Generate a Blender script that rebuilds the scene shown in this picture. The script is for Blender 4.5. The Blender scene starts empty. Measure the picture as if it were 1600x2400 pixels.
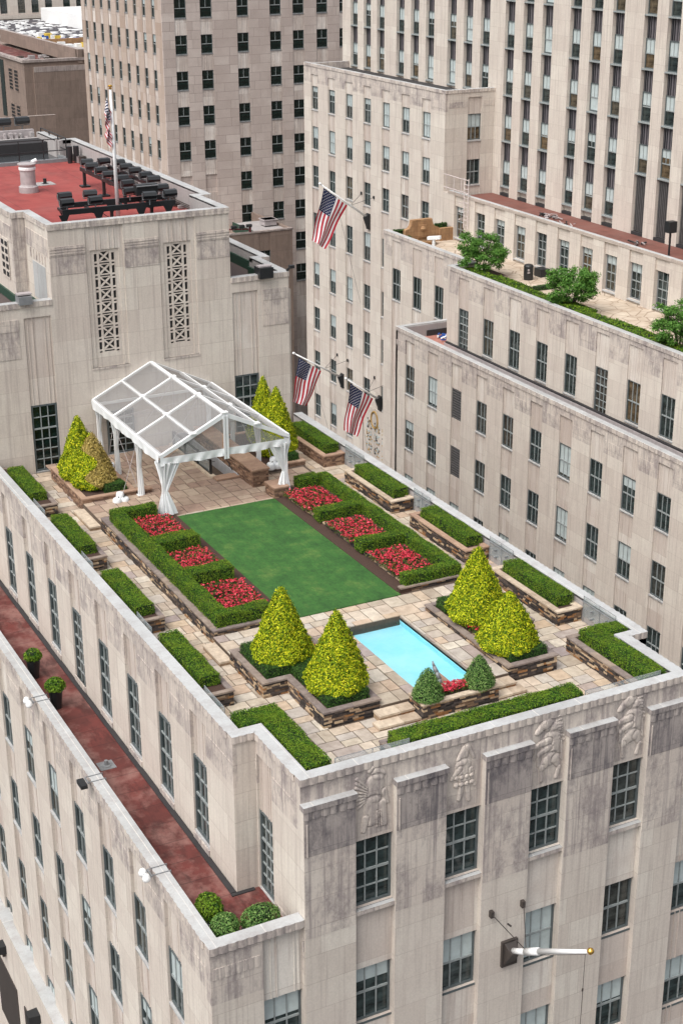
import bpy, math, random
import numpy as np
from mathutils import Matrix, Vector
R = math.radians
S = 1.22                    # drawing units -> metres (applied to everything at the end)
random.seed(5); rng = np.random.default_rng(5)
scene = bpy.context.scene
COL = scene.collection

# ------------------------------------------------------------------ camera
yaw, pitch, roll = R(27.14513196), R(21.85187543), R(-0.22785306)
cy_, sy_, cp_, sp_ = math.cos(yaw), math.sin(yaw), math.cos(pitch), math.sin(pitch)
f_ = Vector((cp_*sy_, cp_*cy_, -sp_)); r_ = Vector((cy_, -sy_, 0)); u_ = r_.cross(f_)
r2 = r_*math.cos(roll) + u_*math.sin(roll); u2 = -r_*math.sin(roll) + u_*math.cos(roll)
cam = bpy.data.cameras.new('camera'); camo = bpy.data.objects.new('camera', cam); COL.objects.link(camo)
camo.matrix_world = Matrix(((r2.x, u2.x, -f_.x, 0), (r2.y, u2.y, -f_.y, 0), (r2.z, u2.z, -f_.z, 20*S), (0, 0, 0, 1)))
cam.sensor_fit = 'VERTICAL'; cam.sensor_height = 36; cam.lens = 3631.77/2400*36
cam.clip_start = .5; cam.clip_end = 3000
scene.camera = camo
# ------------------------------------------------------------------ light
SUN_DIR = Vector((-0.52, -0.22, 0.83)).normalized()
world = bpy.data.worlds.new("World"); scene.world = world; world.use_nodes = True
wn = world.node_tree.nodes; wl = world.node_tree.links
bg = wn['Background']; sky = wn.new('ShaderNodeTexSky'); sky.sky_type = 'NISHITA'; sky.sun_disc = False
sky.sun_elevation = math.asin(SUN_DIR.z); sky.sun_rotation = math.atan2(SUN_DIR.x, SUN_DIR.y)
sky.air_density = 1.0; sky.dust_density = 6.0; sky.ozone_density = 1.0
hs = wn.new('ShaderNodeHueSaturation'); hs.inputs['Saturation'].default_value = .3   # overcast: nearly neutral sky
wl.new(sky.outputs[0], hs.inputs['Color']); wl.new(hs.outputs[0], bg.inputs[0]); bg.inputs[1].default_value = 0.15
sun = bpy.data.lights.new('sun', 'SUN'); sun.energy = 1.1; sun.angle = R(45); sun.color = (1.0, .96, .91)
suno = bpy.data.objects.new('sun', sun); COL.objects.link(suno)
suno.rotation_euler = SUN_DIR.to_track_quat('Z', 'Y').to_euler(); suno.location = (0, 0, 60)
scene.view_settings.view_transform = 'Standard'; scene.view_settings.look = 'None'
scene.view_settings.gamma = 1; scene.view_settings.exposure = 0.44
scene.render.engine = 'CYCLES'
scene.cycles.max_bounces = 6; scene.cycles.transparent_max_bounces = 12

# ------------------------------------------------------------------ materials
class NT:
    def __init__(s, name):
        s.m = bpy.data.materials.new(name); s.m.use_nodes = True
        s.n = s.m.node_tree.nodes; s.l = s.m.node_tree.links
        s.b = s.n['Principled BSDF']; s.out = s.n['Material Output']
    def new(s, t, **k):
        n = s.n.new('ShaderNode'+t)
        for a, v in k.items(): setattr(n, a, v)
        return n
    def link(s, a, b): s.l.new(a, b)
    def coord(s, which='Object', scale=(1, 1, 1)):
        tc = s.new('TexCoord'); mp = s.new('Mapping'); mp.inputs['Scale'].default_value = scale
        s.link(tc.outputs[which], mp.inputs[0]); return mp.outputs[0]
    def noise(s, scale, detail=4, which='Object', stretch=(1, 1, 1), rough=.6):
        n = s.new('TexNoise'); n.inputs['Scale'].default_value = scale; n.inputs['Detail'].default_value = detail
        n.inputs['Roughness'].default_value = rough
        s.link(s.coord(which, stretch), n.inputs['Vector']); return n.outputs['Fac']
    def ramp(s, fac, stops, interp='LINEAR'):
        r = s.new('ValToRGB'); e = r.color_ramp.elements; r.color_ramp.interpolation = interp
        while len(e) < len(stops): e.new(.5)
        for i, (p, c) in enumerate(stops):
            e[i].position = p; e[i].color = (*c, 1) if len(c) == 3 else c
        s.link(fac, r.inputs[0]); return r.outputs[0]
    def mix(s, fac, a, b, mode='MIX'):
        m = s.new('Mix', data_type='RGBA', blend_type=mode)
        for i, v in ((0, fac), (6, a), (7, b)):
            if hasattr(v, 'is_linked') or hasattr(v, 'links'): s.link(v, m.inputs[i])
            else: m.inputs[i].default_value = v if i == 0 else (*v, 1)
        return m.outputs[2]
    def color(s, c):
        if hasattr(c, 'links'): s.link(c, s.b.inputs['Base Color'])
        else: s.b.inputs['Base Color'].default_value = (*c, 1)
        return s
    def rough(s, v): s.b.inputs['Roughness'].default_value = v; return s
    def bump(s, fac, strength=.3, dist=.02):
        b = s.new('Bump'); b.inputs['Strength'].default_value = strength; b.inputs['Distance'].default_value = dist
        s.link(fac, b.inputs['Height']); s.link(b.outputs[0], s.b.inputs['Normal']); return s

def plain(name, c, rough=.6, metal=0, var=.12, sc=3):
    t = NT(name); d = tuple(v*(1-var*2) for v in c)
    t.color(t.ramp(t.noise(sc, 5), [(.3, d), (.65, c)])).rough(rough); t.b.inputs['Metallic'].default_value = metal
    return t.m

def ashlar(name, a, b, mortar, bw=1.5, rh=.86, stain=.35, staincol=(.22, .175, .165), streak=.25, tint=(.50, .42, .37), msize=.008):
    t = NT(name)
    br = t.new('TexBrick'); br.offset = .37; br.offset_frequency = 2; br.squash = .7; br.squash_frequency = 3
    for k, v in (('Scale', 1), ('Mortar Size', msize), ('Mortar Smooth', .1), ('Bias', 0), ('Brick Width', bw), ('Row Height', rh)): br.inputs[k].default_value = v
    br.inputs['Color1'].default_value = (*a, 1); br.inputs['Color2'].default_value = (*b, 1); br.inputs['Mortar'].default_value = (*mortar, 1)
    t.link(t.coord('UV'), br.inputs['Vector'])
    c = br.outputs['Color']
    big = t.ramp(t.noise(.35, 3), [(.40, (0, 0, 0)), (.6, (1, 1, 1))])
    c = t.mix(t.math('MULTIPLY', big, .5), c, tint)
    # run-off streaks, long in z
    st = t.ramp(t.noise(1.0, 5, stretch=(8, 8, .22)), [(.50, (0, 0, 0)), (.68, (1, 1, 1))])
    c = t.mix(t.math('MULTIPLY', st, streak), c, staincol)
    # soot blotches
    bl = t.ramp(t.noise(1.5, 10, stretch=(1, 1, .55), rough=.78), [(.46, (0, 0, 0)), (.64, (1, 1, 1))])
    c = t.mix(t.math('MULTIPLY', bl, stain), c, staincol)
    fine = t.noise(14, 5)
    c = t.mix(.35, c, t.mix(1, c, t.ramp(fine, [(.3, (.72, .72, .72)), (.7, (1.12, 1.12, 1.12))]), 'MULTIPLY'))
    t.color(c).rough(.88); t.bump(fine, .25, .01)
    return t.m
def _math(s, op, a, b):
    m = s.new('Math', operation=op)
    for i, v in ((0, a), (1, b)):
        if hasattr(v, 'links'): s.link(v, m.inputs[i])
        else: m.inputs[i].default_value = v
    return m.outputs[0]
NT.math = _math

LIME = ashlar('limestone', (.655, .605, .535), (.56, .50, .44), (.44, .385, .335), stain=.17, streak=.40, tint=(.57, .50, .445), staincol=(.32, .265, .24))
MOTT = ashlar('limestone_mottled_top', (.62, .56, .495), (.53, .47, .42), (.38, .33, .29), stain=.85, staincol=(.235, .20, .20), streak=.75, tint=(.55, .475, .42))
LIMEB = ashlar('limestone_streaked', (.50, .44, .38), (.42, .36, .31), (.27, .22, .19), bw=3.2, rh=1.1, stain=.22, streak=.28)
SOOT = ashlar('limestone_soot_stained', (.44, .385, .345), (.37, .315, .29), (.2, .165, .15), bw=.9, rh=2, stain=.62, staincol=(.13, .105, .11), streak=.5, tint=(.3, .24, .22))
DARKSOOT = ashlar('limestone_grey_weathered', (.46, .41, .375), (.38, .335, .31), (.24, .21, .2), bw=.9, rh=2, stain=.95, staincol=(.10, .09, .10), streak=.8, tint=(.22, .19, .19))
SPAN = ashlar('limestone_spandrel', (.70, .66, .60), (.52, .45, .40), (.48, .42, .37), bw=4.1, rh=3.0, stain=.10, streak=.5, staincol=(.32, .25, .22))
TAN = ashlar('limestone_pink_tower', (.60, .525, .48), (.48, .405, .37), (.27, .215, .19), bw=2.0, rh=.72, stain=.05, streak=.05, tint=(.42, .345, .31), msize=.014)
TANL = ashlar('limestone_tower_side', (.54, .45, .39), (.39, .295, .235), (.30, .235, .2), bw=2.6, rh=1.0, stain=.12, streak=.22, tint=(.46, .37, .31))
TANS = ashlar('limestone_tower_spandrel', (.76, .71, .66), (.50, .43, .39), (.36, .3, .26), bw=1.7, rh=2.0, stain=.15, streak=.5)
BROWN = ashlar('limestone_brown', (.27, .20, .165), (.215, .16, .13), (.13, .10, .085), bw=2.4, rh=1.3, stain=.3, streak=.3, tint=(.25, .19, .155), staincol=(.09, .07, .06))
COPE = ashlar('coping_stone', (.44, .45, .45), (.375, .385, .385), (.62, .60, .56), bw=1.9, rh=50, stain=.35, streak=.05, tint=(.52, .53, .53), msize=.012)
CONC = ashlar('parapet_inner_face', (.40, .375, .365), (.34, .32, .315), (.25, .24, .23), bw=2.0, rh=3, stain=.35, staincol=(.2, .19, .19), streak=.3, tint=(.37, .35, .345))

def redroof(name, a, b, stain, sc, amt):
    t = NT(name)
    c = t.ramp(t.noise(.9, 4), [(.35, a), (.65, b)])
    s1 = t.ramp(t.noise(sc, 8, rough=.7), [(.47, (0, 0, 0)), (.62, (1, 1, 1))])
    c = t.mix(t.math('MULTIPLY', s1, amt), c, stain)
    br = t.new('TexBrick'); br.inputs['Scale'].default_value = 1
    for k, v in (('Mortar Size', .035), ('Mortar Smooth', 1), ('Brick Width', 2.2), ('Row Height', 1.0)): br.inputs[k].default_value = v
    br.offset = 0
    for k, v in (('Color1', (1, 1, 1, 1)), ('Color2', (.88, .88, .88, 1)), ('Mortar', (.45, .45, .45, 1))): br.inputs[k].default_value = v
    t.link(t.coord('UV'), br.inputs['Vector'])
    c = t.mix(.75, c, br.outputs['Color'], 'MULTIPLY')
    dk = t.ramp(t.noise(1.3, 7, stretch=(1, .35, 1), rough=.7), [(.5, (0, 0, 0)), (.62, (1, 1, 1))])
    c = t.mix(t.math('MULTIPLY', dk, amt*.8), c, tuple(v*.32 for v in a))
    t.color(c).rough(.75); return t.m
ROOF_RED = redroof('red_roof_membrane', (.27, .045, .04), (.33, .062, .052), (.36, .13, .11), .5, .3)
TERR_RED = redroof('weathered_red_terrace', (.085, .02, .016), (.15, .032, .026), (.27, .14, .12), .6, .75)
TERR_LT = redroof('pale_red_tiles', (.38, .16, .12), (.45, .21, .17), (.3, .14, .12), 1.2, .4)
PAVRED = redroof('brown_red_roof_strip', (.17, .065, .05), (.22, .085, .065), (.12, .07, .06), .9, .4)
GRAVEL = plain('dark_gravel_roof', (.10, .075, .07), .9, sc=14)
GREENCOP = plain('green_copper_flashing', (.015, .055, .035), .5, sc=5)
DARKGAP = plain('dark_roof_edge', (.03, .028, .03), .8)
FRAME = plain('steel_window_frame', (.10, .12, .125), .45, sc=8)
FRAMEW = plain('pale_window_bar', (.30, .33, .33), .5, sc=8)
GLASSD = None
def glassmat(name, stops, rough=.06, sc=2.0):
    t = NT(name)
    oi = t.new('ObjectInfo')
    c = t.ramp(oi.outputs['Random'], stops)
    n = t.ramp(t.noise(sc, 3, stretch=(1, 1, 2)), [(.35, (.4, .4, .4)), (.7, (1.6, 1.6, 1.6))])
    t.color(t.mix(1, c, n, 'MULTIPLY')).rough(rough); t.b.inputs['IOR'].default_value = 1.5
    return t.m
GLASS = glassmat('window_glass', [(0, (.018, .03, .03)), (.55, (.035, .05, .05)), (.75, (.06, .05, .04)), (1, (.055, .07, .07))])
GLASSK = glassmat('dark_green_window_glass', [(0, (.006, .014, .012)), (1, (.009, .02, .017))], .12)
GLASSW = glassmat('warm_lit_window_glass', [(0, (.02, .03, .03)), (.6, (.035, .045, .042)), (.75, (.11, .075, .04)), (1, (.06, .06, .05))])
BLIND = plain('window_blind', (.48, .55, .55), .55, sc=2)
CURTAIN = plain('grey_curtain', (.28, .25, .23), .6, sc=6)
LOUVER = plain('louver_metal', (.12, .115, .115), .6)
t = NT('ribbed_dark_spandrel_metal'); w = t.new('TexWave', wave_type='BANDS', bands_direction='X')
w.inputs['Scale'].default_value = 1.35; w.inputs['Distortion'].default_value = .6; w.inputs['Detail'].default_value = 2
t.link(t.coord('Object'), w.inputs['Vector'])
t.color(t.ramp(w.outputs['Fac'], [(.35, (.018, .02, .024)), (.72, (.06, .056, .062)), (.95, (.22, .20, .215))])).rough(.5); SPMETAL = t.m
BLACK = plain('black_metal', (.018, .02, .022), .4)
GREY = plain('grey_metal', (.22, .23, .24), .45)
STEEL = plain('galvanised_steel', (.42, .38, .38), .5)
WHITE = plain('white_paint', (.78, .79, .79), .5, var=.03)
CLOTH = plain('white_vinyl_cloth', (.74, .765, .775), .55, var=.05, sc=2)
GOLD = plain('gold_ball', (.75, .45, .10), .25, .9, .02)
BRONZE = plain('dark_bronze', (.055, .045, .04), .5)
MULCH = plain('brown_mulch', (.075, .04, .028), .95, sc=30, var=.3)
TERRA = plain('terracotta', (.38, .13, .05), .8)
BLUE = plain('blue_plastic', (.01, .08, .35), .5)
CRANGE = ashlar('fountain_sandstone', (.40, .24, .12), (.30, .17, .08), (.2, .11, .06), bw=.6, rh=.3, stain=.45, staincol=(.13, .07, .04), streak=.4, tint=(.36, .2, .1))

def island(name, stops, rough=.85, tex=.5, sc=7, interp='LINEAR'):
    t = NT(name); g = t.new('NewGeometry')
    c = t.ramp(g.outputs['Random Per Island'], stops, interp)
    n = t.ramp(t.noise(sc, 8, rough=.7), [(.3, (.62, .58, .56)), (.7, (1.18, 1.18, 1.18))])
    t.color(t.mix(tex, c, t.mix(1, c, n, 'MULTIPLY'))).rough(rough); return t.m
LEDGE = island('stacked_ledge_stone', [(0, (.03, .025, .025)), (.22, (.07, .055, .05)), (.38, (.17, .11, .07)), (.50, (.36, .26, .17)), (.62, (.04, .033, .03)), (.76, (.50, .38, .25)), (.86, (.30, .15, .06)), (.92, (.09, .07, .06))], tex=1, sc=14, interp='CONSTANT')
LEDGEB = island('brown_ledge_stone', [(0, (.10, .06, .045)), (.4, (.20, .12, .08)), (.7, (.28, .17, .11)), (1, (.36, .24, .16))], tex=.9, sc=12)
FLAG = island('flagstone', [(0, (.38, .32, .25)), (.15, (.52, .46, .37)), (.33, (.50, .38, .28)), (.5, (.60, .55, .46)), (.66, (.42, .38, .34)), (.78, (.54, .42, .29)), (.9, (.33, .28, .27)), (1, (.58, .51, .40))], tex=.8, sc=3.2)
FLAGB = island('brown_flagstone', [(0, (.33, .24, .18)), (.3, (.40, .31, .235)), (.55, (.31, .215, .165)), (.8, (.46, .37, .28)), (1, (.27, .19, .15))], tex=.7, sc=3.2)
CAPD = island('dark_mottled_capstone', [(0, (.27, .22, .19)), (.4, (.20, .165, .155)), (.7, (.34, .27, .21)), (1, (.24, .2, .18))], tex=1, sc=4)
CAPL = island('pale_capstone', [(0, (.50, .41, .31)), (.5, (.58, .49, .38)), (1, (.45, .36, .27))], tex=.9, sc=4)
CAPB = island('brown_capstone', [(0, (.40, .27, .19)), (.5, (.34, .22, .155)), (1, (.45, .31, .22))], tex=.7, sc=5)
JOINT = plain('sand_joint', (.11, .08, .06), .95, sc=12)
t = NT('crazy_paving'); v = t.new('TexVoronoi', feature='DISTANCE_TO_EDGE'); v.inputs['Scale'].default_value = 1.1
t.link(t.coord('Object'), v.inputs['Vector'])
t.color(t.mix(t.ramp(v.outputs['Distance'], [(.0, (1, 1, 1)), (.05, (0, 0, 0))]), t.ramp(t.noise(.8, 8), [(.3, (.40, .31, .23)), (.7, (.60, .52, .42))]), (.25, .18, .13))).rough(.9); CRAZY = t.m

def leafmat(name, stops, clump, clumpcol, rough=.6, sc=2.2, transl=.12):
    t = NT(name); g = t.new('NewGeometry')
    c = t.ramp(g.outputs['Random Per Island'], stops)
    n = t.ramp(t.noise(sc, 4), [(.44, (0, 0, 0)), (.6, (1, 1, 1))])
    c = t.mix(t.math('MULTIPLY', n, clump), c, clumpcol)
    t.color(c).rough(rough)
    t.b.inputs['Specular IOR Level'].default_value = .12
    tr = t.new('BsdfTranslucent'); t.link(c, tr.inputs[0]); mx = t.new('MixShader'); mx.inputs[0].default_value = transl
    t.link(t.b.outputs[0], mx.inputs[1]); t.link(tr.outputs[0], mx.inputs[2]); t.link(mx.outputs[0], t.out.inputs[0])
    return t.m
HEDGE = leafmat('box_hedge_leaf', [(0, (.010, .038, .005)), (.4, (.042, .115, .010)), (.75, (.105, .21, .018)), (1, (.21, .31, .03))], .38, (.19, .26, .02))
HEDGED = leafmat('dark_hedge_leaf', [(0, (.015, .045, .012)), (.5, (.035, .09, .018)), (1, (.08, .15, .03))], .3, (.05, .11, .02))
GOLDLEAF = leafmat('golden_conifer_spray', [(0, (.03, .07, .006)), (.3, (.09, .17, .01)), (.52, (.34, .44, .014)), (.8, (.68, .68, .022)), (1, (.84, .78, .05))], .35, (.14, .25, .012), transl=.18, sc=6)
BRNLEAF = leafmat('browned_conifer_spray', [(0, (.20, .16, .04)), (.5, (.50, .38, .11)), (1, (.66, .52, .2))], .5, (.32, .25, .07), transl=.2)
TREELEAF = leafmat('maple_leaf', [(0, (.03, .10, .014)), (.5, (.075, .19, .03)), (1, (.16, .30, .06))], .4, (.10, .22, .05))
TOPIARY = leafmat('boxwood_leaf', [(0, (.03, .085, .018)), (.5, (.10, .21, .045)), (1, (.26, .38, .12))], .3, (.08, .16, .05))
CORE = plain('leaf_shade_interior', (.008, .018, .006), 1, sc=5)  # near-black: shade between the leaves put into the colour of a solid core
COREG = plain('golden_shade_interior', (.035, .055, .006), 1, sc=5)  # dark core colour stands for the shade between conifer sprays
BARK = plain('bark', (.07, .055, .045), .9, sc=9)
FLOWER = island('begonia_petal', [(0, (.30, .004, .018)), (.4, (.55, .012, .04)), (.8, (.74, .07, .11)), (1, (.28, .004, .014))], rough=.5, tex=.2)
BEDLEAF = leafmat('begonia_leaf', [(0, (.03, .05, .012)), (.6, (.07, .10, .02)), (1, (.14, .12, .03))], .2, (.06, .08, .02))
t = NT('lawn_grass')
c = t.ramp(t.noise(1.1, 9, rough=.7), [(.34, (.018, .078, .012)), (.52, (.030, .112, .018)), (.68, (.075, .15, .03))])
n2 = t.ramp(t.noise(6.3, 12, stretch=(1.37, .71, 1), rough=.95), [(.38, (.55, .58, .55)), (.62, (1.5, 1.42, 1.35))])
w = t.new('TexWave', wave_type='BANDS', bands_direction='X'); w.inputs['Scale'].default_value = .55; w.inputs['Distortion'].default_value = 1.2; w.inputs['Detail'].default_value = 3
t.link(t.coord('Object'), w.inputs['Vector'])
c = t.mix(1, c, t.ramp(w.outputs['Fac'], [(.35, (.95, .95, .95)), (.65, (1.04, 1.03, 1.02))]), 'MULTIPLY')
t.color(t.mix(1, c, n2, 'MULTIPLY')).rough(.9); t.bump(t.noise(45, 4), .5, .02); LAWN = t.m
t = NT('pool_paint')
t.color(t.ramp(t.noise(.8, 4), [(.35, (.30, .70, .80)), (.65, (.42, .76, .83))])).rough(.5); POOLP = t.m
t = NT('pool_water'); t.b.inputs['Base Color'].default_value = (.3, .8, .95, 1); t.rough(.04)
tp = t.new('BsdfTransparent'); tp.inputs[0].default_value = (.93, .98, 1, 1); gl = t.new('BsdfGlossy'); gl.inputs['Roughness'].default_value = .06
fr = t.new('Fresnel'); fr.inputs[0].default_value = 1.33; mx = t.new('MixShader')
bp = t.new('Bump'); bp.inputs['Strength'].default_value = .9; bp.inputs['Distance'].default_value = .02; t.link(t.noise(5, 5), bp.inputs['Height'])
t.link(bp.outputs[0], gl.inputs['Normal']); t.link(bp.outputs[0], fr.inputs['Normal'])
t.link(fr.outputs[0], mx.inputs[0]); t.link(tp.outputs[0], mx.inputs[1]); t.link(gl.outputs[0], mx.inputs[2]); t.link(mx.outputs[0], t.out.inputs[0]); WATER = t.m
def sheet(name, col, alpha, gloss=.1):
    t = NT(name); tp = t.new('BsdfTransparent'); df = t.new('BsdfDiffuse'); df.inputs[0].default_value = (*col, 1)
    gl = t.new('BsdfGlossy'); gl.inputs['Roughness'].default_value = .12
    m1 = t.new('MixShader'); m2 = t.new('MixShader'); m2.inputs[0].default_value = gloss
    t.link(t.math('MULTIPLY', t.ramp(t.noise(.9, 5), [(.3, (.9, .9, .9)), (.7, (1.1, 1.1, 1.1))]), alpha), m1.inputs[0])
    t.link(tp.outputs[0], m1.inputs[1]); t.link(df.outputs[0], m1.inputs[2])
    t.link(m1.outputs[0], m2.inputs[1]); t.link(gl.outputs[0], m2.inputs[2]); t.link(m2.outputs[0], t.out.inputs[0]); return t.m
VINYL = sheet('clear_vinyl', (.35, .35, .355), .42, .03)
GLASSP = sheet('clear_glass_panel', (.5, .6, .62), .16, .10)
FR_, FW_, FB_ = plain('flag_red', (.42, .012, .03), .8, var=.08), plain('flag_white', (.72, .70, .72), .8, var=.04), plain('flag_blue', (.012, .022, .075), .8, var=.06)
STREET = plain('street_asphalt', (.06, .06, .06), .9)

# ------------------------------------------------------------------ mesh builder
class MB:
    def __init__(s): s.v = []; s.f = []; s.m = []; s.uv = []
    def quad(s, pts, m=0, uv=None):
        i = len(s.v); s.v += [tuple(p) for p in pts]; n = len(pts)
        s.f.append(tuple(range(i, i+n))); s.m.append(m)
        if uv is None:
            a, b, c = [Vector(p) for p in pts[:3]]
            nn = (b-a).cross(c-a); ax = max(range(3), key=lambda k: abs(nn[k]))
            uv = [((p[1], p[2]) if ax == 0 else (p[0], p[2]) if ax == 1 else (p[0], p[1])) for p in pts]
        s.uv += uv
    def box(s, x0, x1, y0, y1, z0, z1, m=0, mt=None, skip=''):
        if x0 > x1: x0, x1 = x1, x0
        if y0 > y1: y0, y1 = y1, y0
        mt = m if mt is None else mt
        P = [(x0, y0, z0), (x1, y0, z0), (x1, y1, z0), (x0, y1, z0), (x0, y0, z1), (x1, y0, z1), (x1, y1, z1), (x0, y1, z1)]
        i = len(s.v); s.v += P
        for k, (f, ax, mm) in {'b': ((3, 2, 1, 0), 2, m), 't': ((4, 5, 6, 7), 2, mt), 'f': ((0, 1, 5, 4), 1, m), 'k': ((2, 3, 7, 6), 1, m), 'l': ((3, 0, 4, 7), 0, m), 'r': ((1, 2, 6, 5), 0, m)}.items():
            if k in skip: continue
            s.f.append(tuple(i+j for j in f)); s.m.append(mm)
            for j in f:
                p = P[j]; s.uv.append((p[1], p[2]) if ax == 0 else (p[0], p[2]) if ax == 1 else (p[0], p[1]))
    def prism(s, poly, z0, z1, m=0):
        n = len(poly)
        s.quad([(x, y, z1) for x, y in poly], m)
        for k in range(n):
            a, b = poly[k], poly[(k+1) % n]
            s.quad([(a[0], a[1], z0), (b[0], b[1], z0), (b[0], b[1], z1), (a[0], a[1], z1)], m)
    def tube(s, p, q, r, n=8, m=0, r2=None, cap=True):
        p, q = Vector(p), Vector(q); d = (q-p).normalized()
        a = d.orthogonal().normalized(); b = d.cross(a); r2 = r if r2 is None else r2
        i = len(s.v)
        for c, rr in ((p, r), (q, r2)):
            for k in range(n):
                an = 2*math.pi*k/n; s.v.append(tuple(c+(a*math.cos(an)+b*math.sin(an))*rr))
        for k in range(n):
            j = (k+1) % n; s.f.append((i+k, i+j, i+n+j, i+n+k)); s.m.append(m)
            s.uv += [(k/n, 0), ((k+1)/n, 0), ((k+1)/n, 1), (k/n, 1)]
        if cap:
            s.f.append(tuple(i+k for k in reversed(range(n)))); s.m.append(m); s.uv += [(0, 0)]*n
            s.f.append(tuple(i+n+k for k in range(n))); s.m.append(m); s.uv += [(0, 0)]*n
    def lathe(s, c, prof, n=20, m=0):
        i = len(s.v)
        for r, z in prof:
            for k in range(n):
                an = 2*math.pi*k/n; s.v.append((c[0]+r*math.cos(an), c[1]+r*math.sin(an), c[2]+z))
        for a in range(len(prof)-1):
            for k in range(n):
                j = (k+1) % n; s.f.append((i+a*n+k, i+a*n+j, i+a*n+n+j, i+a*n+n+k)); s.m.append(m)
                s.uv += [(k/n, a), ((k+1)/n, a), ((k+1)/n, a+1), (k/n, a+1)]
        s.f.append(tuple(i+(len(prof)-1)*n+k for k in range(n))); s.m.append(m); s.uv += [(0, 0)]*n
    def beam(s, p, q, w, h, m=0):
        p, q = Vector(p), Vector(q); d = (q-p).normalized()
        a = d.cross(Vector((0, 0, 1)));
        if a.length < .1: a = Vector((1, 0, 0))
        a.normalize(); b = a.cross(d)
        c = [(sx*w/2, sy*h/2) for sx, sy in ((-1, -1), (1, -1), (1, 1), (-1, 1))]
        P = [p+a*x+b*y for x, y in c]; Q = [q+a*x+b*y for x, y in c]
        for k in range(4): s.quad([P[k], P[(k+1) % 4], Q[(k+1) % 4], Q[k]], m)
        s.quad(P[::-1], m); s.quad(Q, m)
    # faces: '-x','+x','-y' ; d = outwards
    def fb(s, F, X, u0, u1, d0, d1, z0, z1, m=0, mt=None, skip=''):
        if F == '-x': s.box(X-d1, X-d0, u0, u1, z0, z1, m, mt, skip)
        elif F == '+x': s.box(X+d0, X+d1, u0, u1, z0, z1, m, mt, skip)
        else: s.box(u0, u1, X-d1, X-d0, z0, z1, m, mt, skip)
    def wavy(s, F, X, u0, u1, z0, z1, inner, m=0, mt=0, amp=.024, wl=.25, d=.03, seg=6):
        n = max(2, round((u1-u0)/wl)); us = []
        for k in range(n*seg+1):
            ph = k/seg; us.append((u0+(u1-u0)*ph/n, d+amp*abs(math.sin(math.pi*ph))))
        mp = {'-x': lambda u, e, z: (X-e, u, z), '+x': lambda u, e, z: (X+e, u, z), '-y': lambda u, e, z: (u, X-e, z)}[F]
        for (a, da), (b, db) in zip(us, us[1:]):
            s.quad([mp(a, da, z0), mp(b, db, z0), mp(b, db, z1), mp(a, da, z1)], m)
            s.quad([mp(a, da, z1), mp(b, db, z1), mp(b, -inner, z1), mp(a, -inner, z1)], mt)
            s.quad([mp(a, da, z0), mp(b, db, z0), mp(b, 0, z0), mp(a, 0, z0)], m)
        for u, e in (us[0], us[-1]):
            s.quad([mp(u, e, z0), mp(u, 0, z0), mp(u, -inner, z1), mp(u, e, z1)], m)
        # inner lip
        s.quad([mp(u0, -inner, z1), mp(u1, -inner, z1), mp(u1, -inner, z1-.08), mp(u0, -inner, z1-.08)], mt)
    def build(s, name, mats, parent=None, smooth=False, fixn=False):
        me = bpy.data.meshes.new(name)
        b = BASE.get(parent, (0, 0, 0)) if parent else (0, 0, 0)
        me.from_pydata([(x-b[0], y-b[1], z-b[2]) for x, y, z in s.v], [], s.f)
        for mm in (mats if isinstance(mats, (list, tuple)) else [mats]): me.materials.append(mm)
        me.polygons.foreach_set('material_index', s.m)
        ul = me.uv_layers.new(name='UVMap'); ul.data.foreach_set('uv', [c for u in s.uv for c in u])
        if smooth: me.polygons.foreach_set('use_smooth', [True]*len(s.f))
        me.update()
        o = bpy.data.objects.new(name, me); COL.objects.link(o)
        if parent: o.parent = parent; BASE[o] = b
        return o
BASE = {}
def thing(name, label, cat, loc=(0, 0, 0), group=None):
    o = bpy.data.objects.new(name, None); COL.objects.link(o); o.location = loc; o.empty_display_size = .3
    o['label'] = label; o['category'] = cat
    if group: o['group'] = group
    BASE[o] = loc; return o
def tag(o, label, cat, group=None, kind=None):
    o['label'] = label; o['category'] = cat
    if group: o['group'] = group
    if kind: o['kind'] = kind
    return o
def struct(name, mb, mats): o = mb.build(name, mats); o['kind'] = 'structure'; return o

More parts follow.
